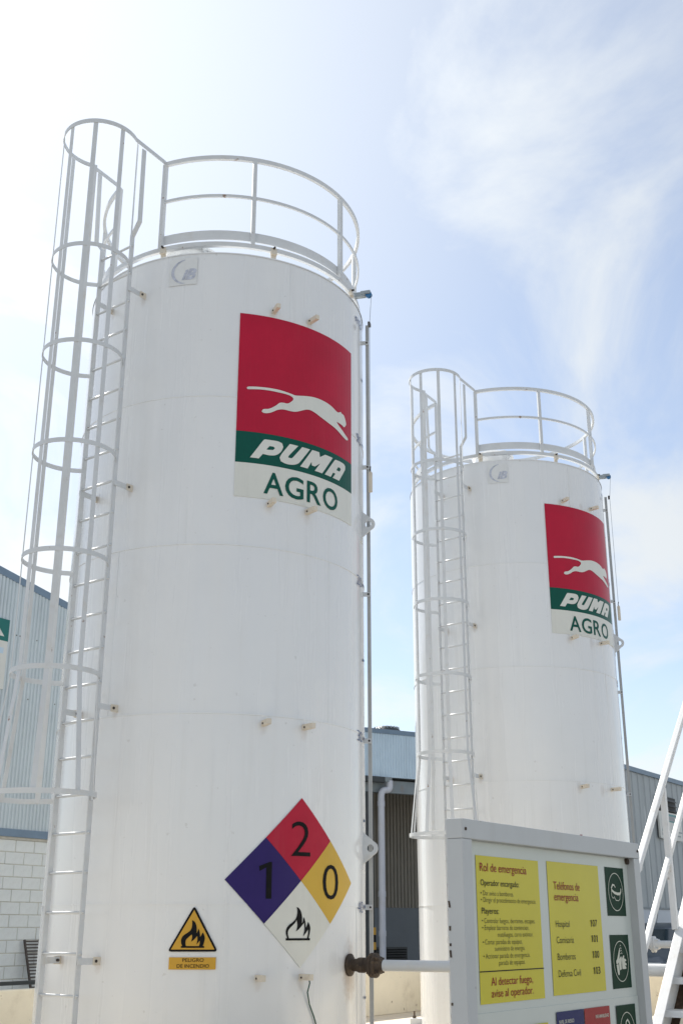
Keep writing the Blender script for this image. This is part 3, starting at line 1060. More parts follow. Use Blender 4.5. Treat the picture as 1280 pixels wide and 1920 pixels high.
tri = wrap('fire_warning_sign', flat_of(shape2d([round_tri([(-0.195, -0.137), (0.195, -0.137), (0.0, 0.203)], 0.03)])), R + 0.009, -87.2, 1.6, 'print_black', tank1, thick=0.006)
wrap('yellow_field', ([(-0.168, -0.121), (0.168, -0.121), (0.0, 0.170)], [(0, 1, 2)]), R + 0.0115, -87.2, 1.6, 'warn_yellow', tri)
wrap('flame_symbol', flat_of(shape2d([catmull(q, 3, 45) for q in TRIF])), R + 0.014, -87.2, 1.6, 'print_black', tri)
wrap('text_plate', rect2(-0.180, 0.182, -0.266, -0.178), R + 0.009, -87.2, 1.6, 'warn_yellow', tri, thick=0.006)
wrap('text_line', text_fit('PELIGRO', -0.074, 0.089, -0.2105, 0.0255, 0.0), R + 0.0115, -87.2, 1.6, 'print_black', tri)
wrap('text_line', text_fit('DE INCENDIO', -0.116, 0.131, -0.2535, 0.0255, 0.0), R + 0.0115, -87.2, 1.6, 'print_black', tri)

# ------------------------------------------------------------------ delivery pipes


def deliver(tank, zoff, length, mt_fl, label):
    na = -26.4
    ax = polar(1, na, 0)
    base = Vector((tank.x, tank.y, 1.345 + zoff))
    root = empty('delivery_pipe', base + ax * (R + 0.23))

    def add(bm_, nm, mt, par=root, sm=30):
        o = bm_.build(nm, mt)
        autosmooth(o, sm)
        return child_at(o, par)
    b = MB()
    p0, p1 = base + ax * (R + 0.30), base + ax * (R + length)
    pts = [p0, p1]
    for k in range(1, 7):
        t = radians(15 * k)
        pts.append(p1 + ax * 0.16 * sin(t) - Z * 0.16 * (1 - cos(t)))
    pts.append(Vector((pts[-1].x, pts[-1].y, GZ)))
    b.tube(pts, 0.0445, 24)
    add(b, 'pipe', 'rail_paint')
    b = MB()
    b.lathe([(0.04, R + 0.2275), (0.095, R + 0.2285), (0.098, R + 0.234), (0.098, R + 0.250), (0.094, R + 0.255), (0.075, R + 0.257), (0.062, R + 0.285), (0.047, R + 0.315), (0.0446, R + 0.316)], base, ax, 32)
    fl = add(b, 'flange', mt_fl)
    e1, e2 = polar(1, na + 90, 0), Z
    for k in range(4):
        t = radians(45 + 90 * k)
        b = MB()
        c = base + (e1 * cos(t) + e2 * sin(t)) * 0.074
        b.lathe([(0.001, R + 0.185), (0.016, R + 0.185), (0.016, R + 0.275), (0.009, R + 0.276), (0.009, R + 0.295), (0.001, R + 0.295)], c, ax, 6)
        child_at(b.build('bolt', mt_fl), root)
    tag(root, label, 'pipe', 'white delivery pipes')
    return root


deliver(T1, 0.0, 4.9, 'rust', 'long white pipe leaving the nearer tank through a rusty flange')
deliver(T2, 0.095, 2.4, 'rail_paint', 'short white pipe with white flange behind the stair')

# earthing cable hanging from the near tank
b = MB()
pp = polar(R + 0.10, -51.0, 1.255)
pts = []
for (dx, dz) in ((0, 0), (0.022, -0.03), (0.04, -0.10), (0.075, -0.19), (0.125, -0.28), (0.160, -0.36), (0.185, -0.46), (0.195, -0.60), (0.205, -0.80), (0.22, -0.963)):
    a = -51.0 + degrees(dx / (R + 0.1))
    rr = R + 0.10 - 0.085 * min(1, abs(dz) / 0.12) if dz > -0.55 else R + 0.02
    q = polar(rr, a, 1.255 + dz)
    pts.append(T1 + q)
b.tube(pts, 0.0055, 8)
o = b.build('earthing_cable', 'green_cable', smooth=True)
tag(o, 'thin green cable hanging from the stub below the hazard diamond', 'cable')

# ------------------------------------------------------------------ emergency board
bd = Frame((0.36777, 3.6), 35.7)
root = empty('emergency_board', bd.P(0.64, 0.0, GZ))
FD = 0.058
ZT = 1.957
W_ = 1.40
ZB = 0.95
fw_ = 0.058


def bpart(b, nm, mt, bev=0.003, par=root):
    return child_at(b.build(nm, mt, bevel=bev), par)


def bbox(s0, s1, d0, d1, z0, z1):
    b = MB()
    b.box(bd.P((s0 + s1) / 2, (d0 + d1) / 2, (z0 + z1) / 2), (bd.u, bd.n, Z), (abs(s1 - s0) / 2, abs(d1 - d0) / 2, abs(z1 - z0) / 2))
    return b


B0, B1 = -0.052, 1.324
bpart(bbox(B0, B1, -0.027, 0.030, ZT - fw_, ZT), 'frame_rail', 'board_frame')
bpart(bbox(B0, B1, -0.027, 0.030, ZB, ZB + fw_), 'frame_rail', 'board_frame')
bpart(bbox(B0 + 0.0005, B0 + fw_, -0.0265, 0.0292, ZB + fw_ + 0.0006, ZT - fw_ - 0.0006), 'frame_stile', 'board_frame', 0.0025)
bpart(bbox(B1 - fw_, B1 - 0.0005, -0.0265, 0.0292, ZB + fw_ + 0.0006, ZT - fw_ - 0.0006), 'frame_stile', 'board_frame', 0.0025)
PD = 0.0
pan = bpart(bbox(B0 + fw_ + 0.001, B1 - fw_ - 0.001, PD - 0.006, PD, ZB + fw_, ZT - fw_ - 0.001), 'panel', 'board_panel', 0)
for s in (0.07, 1.20):
    bpart(bbox(s - 0.03, s + 0.03, -0.025, 0.026, GZ, ZB - 0.001), 'leg', 'board_frame')


def bsheet(nm, vf, k, mt, par):
    return child_at(sheet(nm, vf, bd, PD + 0.0016 * k, mt, None), par)


# a lower sheet overlaps the panel below a straight joint
low = bpart(bbox(0.0085, 1.2635, PD - 0.002, PD + 0.0035, ZB + fw_ + 0.004, 1.409), 'lower_sheet', 'board_panel', 0)
K = 4.5
card = bsheet('emergency_roles_card', rect2(0.073, 0.497, 1.433, 1.857), 1, 'board_yellow', root)
reds = [('Rol de emergencia', 0.096, 0.407, 1.811, 0.0245), ('Al detectar fuego,', 0.141, 0.414, 1.483, 0.0225), ('avise al operador.', 0.140, 0.415, 1.450, 0.0225)]
bolds = [('Operador encargado:', 0.098, 0.350, 1.769, 0.0175), ('Playeros:', 0.098, 0.207, 1.687, 0.0175)]
thin = [('• Dar aviso a bomberos.', 0.096, 0.310, 1.740), ('• Dirigir el procedimiento de emergencia.', 0.097, 0.464, 1.7205), ('• Controlar fuegos, derrames, escapes.', 0.098, 0.450, 1.660), ('• Emplear barreras de contencion.', 0.098, 0.405, 1.640), ('matafuegos, carro extintor.', 0.194, 0.433, 1.620), ('• Cortar paradas de equipos.', 0.099, 0.355, 1.599), ('suministro de energia.', 0.172, 0.370, 1.580), ('• Accionar parada de emergencia.', 0.099, 0.403, 1.559), ('parada de equipos.', 0.195, 0.368, 1.539)]
for t, a, c, z, h in reds:
    bsheet('heading', text_fit(t, a, c, z, h, 0.0), 2, 'text_red', card)
for t, a, c, z, h in bolds:
    bsheet('subheading', text_fit(t, a, c, z, h, 0.0), 2, 'print_black', card)
for t, a, c, z in thin:
    bsheet('text_line', text_fit(t, a, c, z, 0.0143, -0.012), 2, 'print_black', card)
bsheet('rule', rect2(0.073, 0.497, 1.5215, 1.5245), 2, 'print_black', card)
card2 = bsheet('phone_card', rect2(0.561, 0.983, 1.437, 1.860), 1, 'board_yellow', root)
for t, a, c, z in (('Teléfonos de', 0.604, 0.812, 1.7695), ('emergencia', 0.604, 0.796, 1.734)):
    bsheet('heading', text_fit(t, a, c, z, 0.0255, 0.0), 2, 'text_red', card2)
rows_ = [('Hospital', 0.711, '107', 1.649), ('Comisaría', 0.737, '101', 1.5975), ('Bomberos', 0.742, '100', 1.545), ('Defensa Civil', 0.777, '103', 1.4925)]
for t, e, n_, z in rows_:
    bsheet('service_name', text_fit(t, 0.604, e, z, 0.0212, -0.010), 2, 'print_black', card2)
    bsheet('phone_number', num_fit(n_, 0.882, 0.940, z + 0.0015, 0.0230, 0.0), 2, 'print_black', card2)


def ring2(cx, cy, rx, ry, w):
    o = [(cx + rx * cos(radians(t)), cy + ry * sin(radians(t))) for t in range(0, 360, 8)]
    i = [(cx + (rx - w) * cos(radians(t)), cy + (ry - w) * sin(radians(t))) for t in range(0, 360, 8)]
    return flat_of(shape2d([o, i]))


def stroke(pts, w):
    """round-cornered line of width w as quads"""
    V, F = [], []
    n = len(pts)
    P_ = [Vector(p) for p in pts]
    for i, p in enumerate(P_):
        t = (P_[min(i + 1, n - 1)] - P_[max(i - 1, 0)]).normalized()
        nn = Vector((-t.y, t.x))
        ww = w[i] if isinstance(w, (list, tuple)) else w
        V += [tuple(p + nn * ww / 2), tuple(p - nn * ww / 2)]
    for i in range(n - 1):
        F.append((2 * i, 2 * i + 1, 2 * i + 3, 2 * i + 2))
    return V, F


gcard = bsheet('goggles_card', rect2(1.045, 1.217, 1.688, 1.860), 1, 'board_green', root)
gog = merge(ring2(1.130, 1.773, 0.068, 0.068, 0.0028),
            stroke([(1.128, 1.788), (1.118, 1.797), (1.104, 1.798), (1.090, 1.786), (1.092, 1.779), (1.115, 1.770), (1.145, 1.766), (1.168, 1.767), (1.176, 1.774), (1.179, 1.786)], [0.004, 0.006, 0.007, 0.007, 0.008, 0.009, 0.010, 0.010, 0.008, 0.006]),
            stroke([(1.090, 1.777), (1.088, 1.760), (1.096, 1.751), (1.108, 1.751), (1.112, 1.756), (1.118, 1.750), (1.126, 1.743), (1.150, 1.742), (1.163, 1.748), (1.167, 1.764)], 0.0028))
bsheet('pictogram', gog, 2, 'board_cream', gcard)
gcard2 = bsheet('gloves_card', rect2(1.046, 1.217, 1.439, 1.622), 1, 'board_green', root)
hand1 = catmull([(1.086, 1.533), (1.096, 1.540), (1.112, 1.562), (1.123, 1.578), (1.126, 1.570), (1.119, 1.550), (1.112, 1.532), (1.098, 1.522), (1.086, 1.524)], 3, 70)
hand2 = [(1.086, 1.520), (1.104, 1.521), (1.110, 1.500), (1.108, 1.486), (1.098, 1.484), (1.092, 1.492)]
hand3 = catmull([(1.108, 1.524), (1.117, 1.540), (1.133, 1.548), (1.138, 1.540), (1.131, 1.520), (1.131, 1.504), (1.114, 1.500)], 3, 70)
hand4 = catmull([(1.140, 1.540), (1.156, 1.551), (1.162, 1.547), (1.158, 1.540), (1.176, 1.537), (1.177, 1.531), (1.162, 1.528), (1.178, 1.522), (1.177, 1.516), (1.163, 1.516), (1.173, 1.510), (1.170, 1.504), (1.137, 1.504), (1.137, 1.522)], 3, 70)
fing = [stroke([(1.128, 1.556 + 0.009 * i), (1.140 - 0.002 * i, 1.560 + 0.009 * i), (1.146 - 0.003 * i, 1.556 + 0.009 * i)], 0.0022) for i in range(4)]
bsheet('pictogram', merge(ring2(1.130, 1.531, 0.068, 0.070, 0.0028), *[flat_of(shape2d([h])) for h in (hand1, hand2, hand3, hand4)], *fing), 2, 'board_cream', gcard2)
gcard3 = bsheet('helmet_card', rect2(1.046, 1.217, 1.200, 1.384), K, 'board_green', root)
bsheet('pictogram', merge(ring2(1.130, 1.290, 0.068, 0.070, 0.0028), stroke([(1.112, 1.300), (1.120, 1.328), (1.135, 1.334), (1.150, 1.322), (1.156, 1.300)], 0.007), stroke([(1.104, 1.300), (1.165, 1.300)], 0.006)), K + 1, 'board_cream', gcard3)
rcard = bsheet('risk_card', rect2(0.561, 0.769, 1.19, 1.388), K, 'board_blue', root)
bsheet('lettering', text_fit('NIVEL DE RIESGO', 0.574, 0.687, 1.352, 0.0105, 0.01), K + 1, 'board_cream', rcard)
rcard2 = bsheet('flammability_card', rect2(0.775, 0.986, 1.19, 1.388), K, 'board_red', root)
bsheet('lettering', text_fit('INFLAMABILIDAD', 0.861, 0.972, 1.3535, 0.0105, 0.01), K + 1, 'board_cream', rcard2)
bsheet('lower_yellow_card', rect2(0.073, 0.497, 1.02, 1.362), K, 'board_yellow', root)
b = MB()
b.lathe([(0.001, 0.007), (0.005, 0.007), (0.005, 0.0), (0.001, 0)], bd.P(0.86, 0.0, ZT), Z, 8)
bpart(b, 'screw', 'text_red', 0)
for s in (B0 + 0.02, B1 - 0.02):
    b = MB()
    b.lathe([(0.001, 0.003), (0.005, 0.003), (0.005, -0.002), (0.001, -0.002)], bd.P(s, 0.030, ZT - 0.03), bd.n, 8)
    bpart(b, 'screw', 'rust', 0)
b = MB()
b.lathe([(0.001, 0.010), (0.012, 0.010), (0.012, -0.002), (0.001, -0.002)], bd.P(1.255, PD, 1.888), bd.n, 8)
bpart(b, 'screw', 'rust', 0)
# chipped paint on the end of the frame
random.seed(3)
for z, h in ((1.712, 0.03), (1.645, 0.02), (1.575, 0.032), (1.60, 0.012), (1.44, 0.012)):
    b = MB()
    b.box(bd.P(B0 - 0.0004, -0.0215, z), (bd.u, bd.n, (Z + bd.n * random.uniform(-0.3, 0.3)).normalized()), (0.001, 0.0028, h / 3.2))
    bpart(b, 'rust_chip', 'rust', 0)
tag(root, 'emergency instructions board in a white metal frame in front of tanks', 'sign')

# ------------------------------------------------------------------ steel stair
S0 = Frame((2.3709, 8.70), AX)
root = empty('steel_stair', S0.P(-1.3, 0.42, GZ))
SL = 0.955
STW = 0.86


def spart(b, nm, mt='stair_paint', bev=0.004):
    return child_at(b.build(nm, mt, bevel=bev), root)


def zt(s):
    return 1.5746 + SL * s


ang_s = math.atan(SL)
su = (S0.u * cos(ang_s) + Z * sin(ang_s)).normalized()
sv = (-S0.u * sin(ang_s) + Z * cos(ang_s)).normalized()
s_lo, s_hi = -1.34, 1.90
for d, sg in ((0.0, 1), (STW, -1)):
    b = MB()
    p, q = S0.P(s_lo, d, zt(s_lo)), S0.P(s_hi, d, zt(s_hi))
    b.beam(p - sv * 0.122, q - sv * 0.122, 0.232, 0.008, sv)
    spart(b, 'stringer', bev=0)
    b = MB()
    b.beam(p + S0.n * 0.030 * sg, q + S0.n * 0.030 * sg, 0.008, 0.066, sv)
    spart(b, 'stringer_flange', bev=0.002)
    b = MB()
    b.beam(p + S0.n * 0.030 * sg - sv * 0.242, q + S0.n * 0.030 * sg - sv * 0.242, 0.008, 0.066, sv)
    spart(b, 'stringer_flange', 'stair_rust', bev=0.002)
for k in range(-6, 9):
    b = MB()
    b.box(S0.P(0.0986 + 0.2065 * k, STW / 2, 1.5166 - 0.02 + 0.1972 * k), (S0.u, S0.n, Z), (0.115, STW / 2 - 0.006, 0.020))
    spart(b, 'tread')
for d in (0.0, STW):
    for s in (-0.72, 0.058, 0.84, 1.62):
        b = MB()
        b.beam(S0.P(s, d, zt(s) + 0.002), S0.P(s, d, zt(s) + 1.0), 0.042, 0.042, S0.u)
        spart(b, 'post')
    b = MB()
    b.beam(S0.P(-0.745, d, zt(-0.745) + 1.023), S0.P(1.90, d, zt(1.90) + 1.023), 0.041, 0.041, S0.n)
    spart(b, 'handrail')
    b = MB()
    b.beam(S0.P(-0.72, d, zt(-0.72) + 0.50), S0.P(1.90, d, zt(1.90) + 0.50), 0.035, 0.035, S0.n)
    spart(b, 'mid_rail')
zp = zt(1.90) - 0.02
b = MB()
b.box(S0.P(2.58, STW / 2, zp), (S0.u, S0.n, Z), (0.66, 0.6, 0.03))
spart(b, 'platform')
for s in (2.0, 3.16):
    for d in (STW / 2 - 0.55, STW / 2 + 0.55):
        b = MB()
        b.beam(S0.P(s, d, GZ), S0.P(s, d, zp + (-0.031)), 0.07, 0.07, S0.u)
        spart(b, 'leg')
pa, pb, pc, pe = 1.97, 3.2, STW / 2 - 0.57, STW / 2 + 0.57
for s, d in ((pa, pc), (pb, pc), (pb, pe), (pa, pe)):
    b = MB()
    b.beam(S0.P(s, d, zp + 0.031), S0.P(s, d, zp + 1.0), 0.042, 0.042, S0.u)
    spart(b, 'post')
for (s0, d0), (s1, d1) in (((pa, pc), (pb, pc)), ((pb, pc), (pb, pe)), ((pb, pe), (pa, pe))):
    for h, nm in ((1.02, 'handrail'), (0.52, 'mid_rail')):
        b = MB()
        b.beam(S0.P(s0, d0, zp + h), S0.P(s1, d1, zp + h), 0.038, 0.038, Z)
        spart(b, nm)
tag(root, 'white steel stair with square handrails at the right edge', 'stair')

# ------------------------------------------------------------------ corrugated sheets


def corrugated(fr, s0, s1, d, z0, ztop, pitch, amp, material, name, parent, width=0.912, per=8, flat=False):
    """row of corrugated sheets, each its own part; ztop may be a function of s"""
    ztf = ztop if callable(ztop) else (lambda s: ztop)
    s = s0
    i = 0
    while s < s1 - 1e-3:
        e = min(s + width, s1)
        dd = d + (0.002 if i % 2 else 0.0)
        n = max(2, int(round((e - s) / pitch * per)))
        vs, fs = [], []
        for k in range(n + 1):
            x = s + (e - s) * k / n
            ph = (x / pitch) % 1.0
            if flat:
                o = amp if ph < 0.12 else 0.0
            else:
                o = amp * (1 - math.exp(-((ph - 0.5) / (0.13 if amp < 0.06 else 0.24)) ** 2))
            vs += [fr.P(x, dd + o, z0), fr.P(x, dd + o, ztf(x))]
        for k in range(n):
            fs.append((2 * k, 2 * k + 2, 2 * k + 3, 2 * k + 1))
        b = MB()
        b.add(vs, fs)
        o = b.build(name, material, smooth=not flat, fix=False)
        md = o.data
        nn = sum((p.normal for p in md.polygons), Vector())
        if nn.dot(fr.n) < 0:
            md.flip_normals()
        child_at(o, parent)
        s = e
        i += 1


def fbox(fr, s0, s1, d0, d1, z0, z1):
    b = MB()
    b.box(fr.P((s0 + s1) / 2, (d0 + d1) / 2, (z0 + z1) / 2), (fr.u, fr.n, Z), (abs(s1 - s0) / 2, abs(d1 - d0) / 2, abs(z1 - z0) / 2))
    return b


def cpart(b, nm, mt, par, bev=0.0, sm=False):
    o = b.build(nm, mt, bevel=bev)
    if sm:
        autosmooth(o, 35)
    return child_at(o, par)


# ------------------------------------------------------------------ left warehouse: blocks below, corrugated gable above
lw = Frame((-5.2655, 20.0), AX)
root = empty('block_warehouse', lw.P(0, 0, GZ))
SLO = -0.185


def gz_(s):
    return 7.48 + SLO * (s + 1.21)


s_a, s_b = -6.4, 1.9
cpart(fbox(lw, s_a, s_b, -8.0, -0.19, GZ, 3.02), 'wall_core', 'mortar', root)
cpart(fbox(lw, s_a, s_b, -0.19, -0.012, GZ, 3.00), 'mortar_bed', 'mortar', root)
bw, bh = 0.40, 0.1965
blk = []
for va in range(4):
    bb = MB()
    bb.box((0, 0, 0), ((1, 0, 0), (0, 1, 0), (0, 0, 1)), (0.1945 - 0.001 * (va % 2), 0.05, 0.0925 - 0.001 * (va // 2)))
    me = bb.mesh('block')
    bm = bmesh.new()
    bm.from_mesh(me)
    bmesh.ops.bevel(bm, geom=bm.edges[:], offset=0.006, segments=1, affect='EDGES')
    bm.to_mesh(me)
    bm.free()
    blk.append(me)
random.seed(11)
rz_u = atan2(lw.u.y, lw.u.x)
for c in range(14):
    z = 3.0 - bh * (c + 0.5)
    off = 0.2 if c % 2 else 0.0
    for k in range(-9, 5):
        s = k * bw + off - 0.05
        if s - 0.2 < s_a + 2 or s + 0.2 > s_b:
            continue
        o = link('block', blk[random.randrange(4)], 'block_paint', None)
        o.location = lw.P(s + random.uniform(-0.002, 0.002), -0.05 + random.uniform(-0.002, 0.002), z)
        o.rotation_euler = (0, 0, rz_u)
        o.rotation_euler.z += random.uniform(-0.004, 0.004)
        o.parent = root
        o.matrix_parent_inverse = Matrix.Translation(root.location).inverted()
cpart(fbox(lw, s_a, s_b, -0.05, 0.055, 3.04, 3.165), 'flashing', 'flashing', root, 0.004)
cpart(fbox(lw, s_a, s_b, -0.08, 0.02, 3.0, 3.039), 'lintel', 'mortar', root)
corrugated(lw, s_a, s_b, -0.03, 3.10, gz_, 0.0762, 0.045, 'cladding', 'cladding_sheet', root)
b = MB()
b.beam(lw.P(s_a, -0.01, gz_(s_a) - 0.005), lw.P(s_b, -0.01, gz_(s_b) - 0.005), 0.13, 0.07, Z)
cpart(b, 'gable_trim', 'flashing', root)
b = MB()
v = [lw.P(s_a, -8, gz_(s_a) - 0.08), lw.P(s_b, -8, gz_(s_b) - 0.08), lw.P(s_b, -0.05, gz_(s_b) - 0.08), lw.P(s_a, -0.05, gz_(s_a) - 0.08)]
b.add(v, [(0, 1, 2, 3)])
cpart(b, 'roof', 'roofing', root)
b = MB()
b.add([lw.P(s_b, -0.03, 3.1), lw.P(s_b, -8, 3.1), lw.P(s_b, -8, gz_(s_b) - 0.08), lw.P(s_b, -0.03, gz_(s_b) - 0.08)], [(0, 1, 2, 3)])
cpart(b, 'side_wall', 'cladding', root)
b = MB()
for row in (3.55, 4.35, 5.35, 6.4):
    for k in range(-18, 16):
        if random.random() < 0.14:
            s = k * 0.0762 * 3 / 2
            s = round(s / 0.0762) * 0.0762
            b.box(lw.P(s, 0.013, row + random.uniform(-0.01, 0.01)), (lw.u, lw.n, Z), (0.010, 0.006, 0.010))
o = cpart(b, 'screw_heads', 'dark_bolt', root)
o['kind'] = 'stuff'
tag(root, 'warehouse of painted blocks and corrugated gable at left', 'building')

# sign on its gable, mostly out of frame
sg = Frame((lw.o.x, lw.o.y), AX)
root = empty('wall_sign', sg.P(-2.0, 0.02, 5.4))
cpart(fbox(sg, -2.85, -0.895, 0.018, 0.06, 5.42, 6.60), 'panel', 'sign_white', root)
cpart(fbox(sg, -2.85, -0.895, 0.060, 0.063, 6.24, 6.62), 'header_band', 'sign_green', root)
child_at(sheet('lettering', text_fit('PUMA', -2.65, -0.985, 6.325, 0.21, 0.03), sg, 0.0645, 'sign_white', None), root)
cpart(fbox(sg, -2.6, -0.97, 0.060, 0.062, 6.02, 6.12), 'blue_print', 'cladding_blue', root)
tag(root, 'white wall sign with green header on the left gable', 'sign')

# ------------------------------------------------------------------ middle building
mw = Frame((1.2286, 28.0), 60)
root = empty('corrugated_shed', mw.P(0, 0, GZ))
m_a, m_b = -6.0, 5.0
corrugated(mw, m_a, m_b, 0.0, 5.01, 6.07, 0.0762, 0.024, 'cladding_blue', 'cladding_sheet', root)
cpart(fbox(mw, m_a, m_b, -0.08, 0.045, 6.04, 6.15), 'flashing', 'flashing', root, 0.006)
cpart(fbox(mw, m_a, m_b, -9.0, -0.06, 5.98, 6.03), 'roof', 'roofing', root)
cpart(fbox(mw, m_a, m_b, -2.95, -0.02, 4.99, 5.05), 'soffit', 'dark_steel', root)
cpart(fbox(mw, m_a, -0.30, 0.03, 0.16, 4.86, 5.0), 'gutter', 'dark_steel', root, 0.02)
cpart(fbox(mw, -0.299, -0.10, 0.03, 0.16, 4.88, 5.0), 'gutter_end', 'steel_beam', root, 0.02)
cpart(fbox(mw, m_a, m_b, -0.25, -0.10, 4.66, 4.95), 'beam', 'steel_beam', root, 0.004)
cpart(fbox(mw, -0.80, -0.52, -0.30, -0.02, GZ, 4.655), 'column', 'dark_steel', root)
corrugated(mw, m_a, m_b, -2.60, 2.10, 4.99, 0.105, 0.075, 'cladding_brown', 'wall_sheet', root)
cpart(fbox(mw, m_a, m_b, -2.90, -2.555, GZ, 2.102), 'plinth_wall', 'plaster_grey', root)
cpart(fbox(mw, 0.62, 2.0, -2.554, -2.535, 0.58, 1.16), 'vent_frame', 'dark_steel', root)
for k in range(9):
    b = MB()
    b.box(mw.P(1.31, -2.522, 0.62 + 0.06 * k), (mw.u, (mw.n - Z * 0.7).normalized(), (mw.n * 0.7 + Z).normalized()), (0.66, 0.026, 0.003))
    cpart(b, 'vent_slat', 'black_louvre', root)
# downpipe with its two elbows
b = MB()
c0 = mw.P(-0.14, 0.10, 4.92)
c1 = mw.P(-0.36, 0.06, 4.60)
pts = [c0, c0 - Z * 0.10]
for k in range(1, 6):
    t = k / 5
    a, bq, cc = c0 - Z * 0.10, c0 - Z * 0.24, (c0 + c1) / 2 - Z * 0.06
    pts.append(a * (1 - t) ** 2 + bq * 2 * t * (1 - t) + cc * t * t)
for k in range(1, 6):
    t = k / 5
    a, bq, cc = (c0 + c1) / 2 - Z * 0.06, Vector((c1.x, c1.y, c1.z + 0.10)), Vector((c1.x, c1.y, c1.z - 0.08))
    pts.append(a * (1 - t) ** 2 + bq * 2 * t * (1 - t) + cc * t * t)
pts.append(Vector((c1.x, c1.y, GZ)))
b.tube(pts, 0.078, 18)
dp = cpart(b, 'downpipe', 'pvc', root, sm=True)
for z in (4.38, 2.35, 1.50):
    b = MB()
    b.lathe([(0.079, -0.06), (0.088, -0.06), (0.088, 0.06), (0.079, 0.06)], Vector((c1.x, c1.y, z)), Z, 18)
    cpart(b, 'pipe_collar', 'pvc', dp)
b = MB()
for row in (5.97, 5.10):
    for k in range(-20, 20):
        b.box(mw.P(k * 0.0762 * 2, 0.016, row + random.uniform(-0.008, 0.008)), (mw.u, mw.n, Z), (0.010, 0.006, 0.012))
o = cpart(b, 'screw_heads', 'dark_bolt', root)
o['kind'] = 'stuff'
# turbine ventilator on the roof
b = MB()
tc0 = mw.P(0.42, -0.9, 6.02)
b.lathe([(0.26, 0.0), (0.26, 0.10), (0.30, 0.12), (0.36, 0.20), (0.36, 0.26), (0.28, 0.34), (0.12, 0.38), (0.01, 0.385)], tc0, Z, 20)
tv = cpart(b, 'turbine_ventilator', 'dark_steel', root)
for k in range(20):
    a = 2 * pi * k / 20
    b = MB()
    e = Vector((cos(a), sin(a), 0))
    b.beam(tc0 + e * 0.33 + Z * 0.13, tc0 + e * 0.30 + Z * 0.35, 0.05, 0.006, e + Vector((-e.y, e.x, 0)))
    cpart(b, 'ventilator_vane', 'galvanised', tv)
tag(root, 'shed with blue-grey corrugated fascia and downpipe between the tanks', 'building')

# striped bollard beside the downpipe
b0 = Vector((0.722, 26.3, GZ))
root = empty('hazard_post', b0)
for k in range(9):
    b = MB()
    b.lathe([(0.001, 0.15 * k), (0.038, 0.15 * k), (0.038, 0.15 * k + 0.1499), (0.001, 0.15 * k + 0.1499)], (0, 0, 0), Z, 16)
    b.build('stripe', 'haz_yellow' if k % 2 == 0 else 'print_black', root)
tag(root, 'yellow and black striped post beside the downpipe', 'post')

# ------------------------------------------------------------------ right warehouse
rw = Frame((7.766, 30.0), AX)
root = empty('metal_warehouse', rw.P(0, 0, GZ))
r_a, r_b = -2.6, 9.0
corrugated(rw, r_a, r_b, 0.0, 2.06, 5.36, 0.42, 0.022, 'cladding_grey', 'cladding_sheet', root, width=0.84, per=25, flat=True)
cpart(fbox(rw, r_a, r_b, -0.10, 0.06, 5.33, 5.45), 'eave_trim', 'flashing', root, 0.006)
cpart(fbox(rw, r_a, r_b, -2.4, -0.08, 5.2, 5.32), 'roof', 'roofing', root)
cpart(fbox(rw, r_a, r_b, -0.2, 0.03, GZ, 2.055), 'plinth_wall', 'plaster_white', root)
cpart(fbox(rw, r_a, r_b, 0.0, 0.05, 2.056, 2.10), 'sill_trim', 'steel_beam', root)
cpart(fbox(rw, r_a - 0.06, r_a - 0.001, -2.4, 0.0, GZ, 5.32), 'side_wall', 'cladding_grey', root)
vf_ = cpart(fbox(rw, 0.74, 2.10, 0.02, 0.07, 4.50, 4.90), 'vent_frame', 'black_louvre', root)
for k in range(3):
    b = MB()
    b.box(rw.P(1.42, 0.085, 4.57 + 0.125 * k), (rw.u, (rw.n - Z).normalized(), (rw.n + Z).normalized()), (0.64, 0.06, 0.004))
    cpart(b, 'vent_slat', 'dark_steel', root)
tag(root, 'grey metal-clad warehouse with white plinth behind the stair', 'building')

root = empty('wall_sign', rw.P(1.5, 0.05, 3.8))
sgn = flat_of(shape2d([round_tri([(0.66, 3.80), (2.35, 3.80), (2.35, 4.49), (0.66, 4.49)], 0.06)]))
child_at(sheet('panel', sgn, rw, 0.10, 'sign_white', None, thick=0.05), root)
cpart(fbox(rw, 0.86, 2.20, 0.101, 0.106, 4.245, 4.45), 'teal_box', 'sign_teal', root)
cpart(fbox(rw, 0.89, 2.15, 0.107, 0.110, 4.275, 4.40), 'pale_label', 'sign_grey', root)
child_at(sheet('lettering', text_fit('CY', 1.75, 2.08, 4.295, 0.085, 0.03), rw, 0.1125, 'sign_white', None), root)
child_at(sheet('triangle_mark', ([(0.80, 3.985), (0.98, 3.985), (0.86, 4.13)], [(0, 1, 2)]), rw, 0.104, 'sign_teal', None), root)
for z, s1 in ((3.945, 1.25), (3.915, 1.20), (3.885, 1.28)):
    cpart(fbox(rw, 0.76, s1, 0.101, 0.104, z, z + 0.014), 'print_line', 'sign_grey', root)
for s, z in ((1.85, 4.17), (2.02, 4.00), (1.9, 3.9)):
    cpart(fbox(rw, s, s + 0.30, 0.101, 0.104, z, z + 0.035), 'print_line', 'sign_grey', root)
tag(root, 'white company sign with teal header on the grey warehouse wall', 'sign')

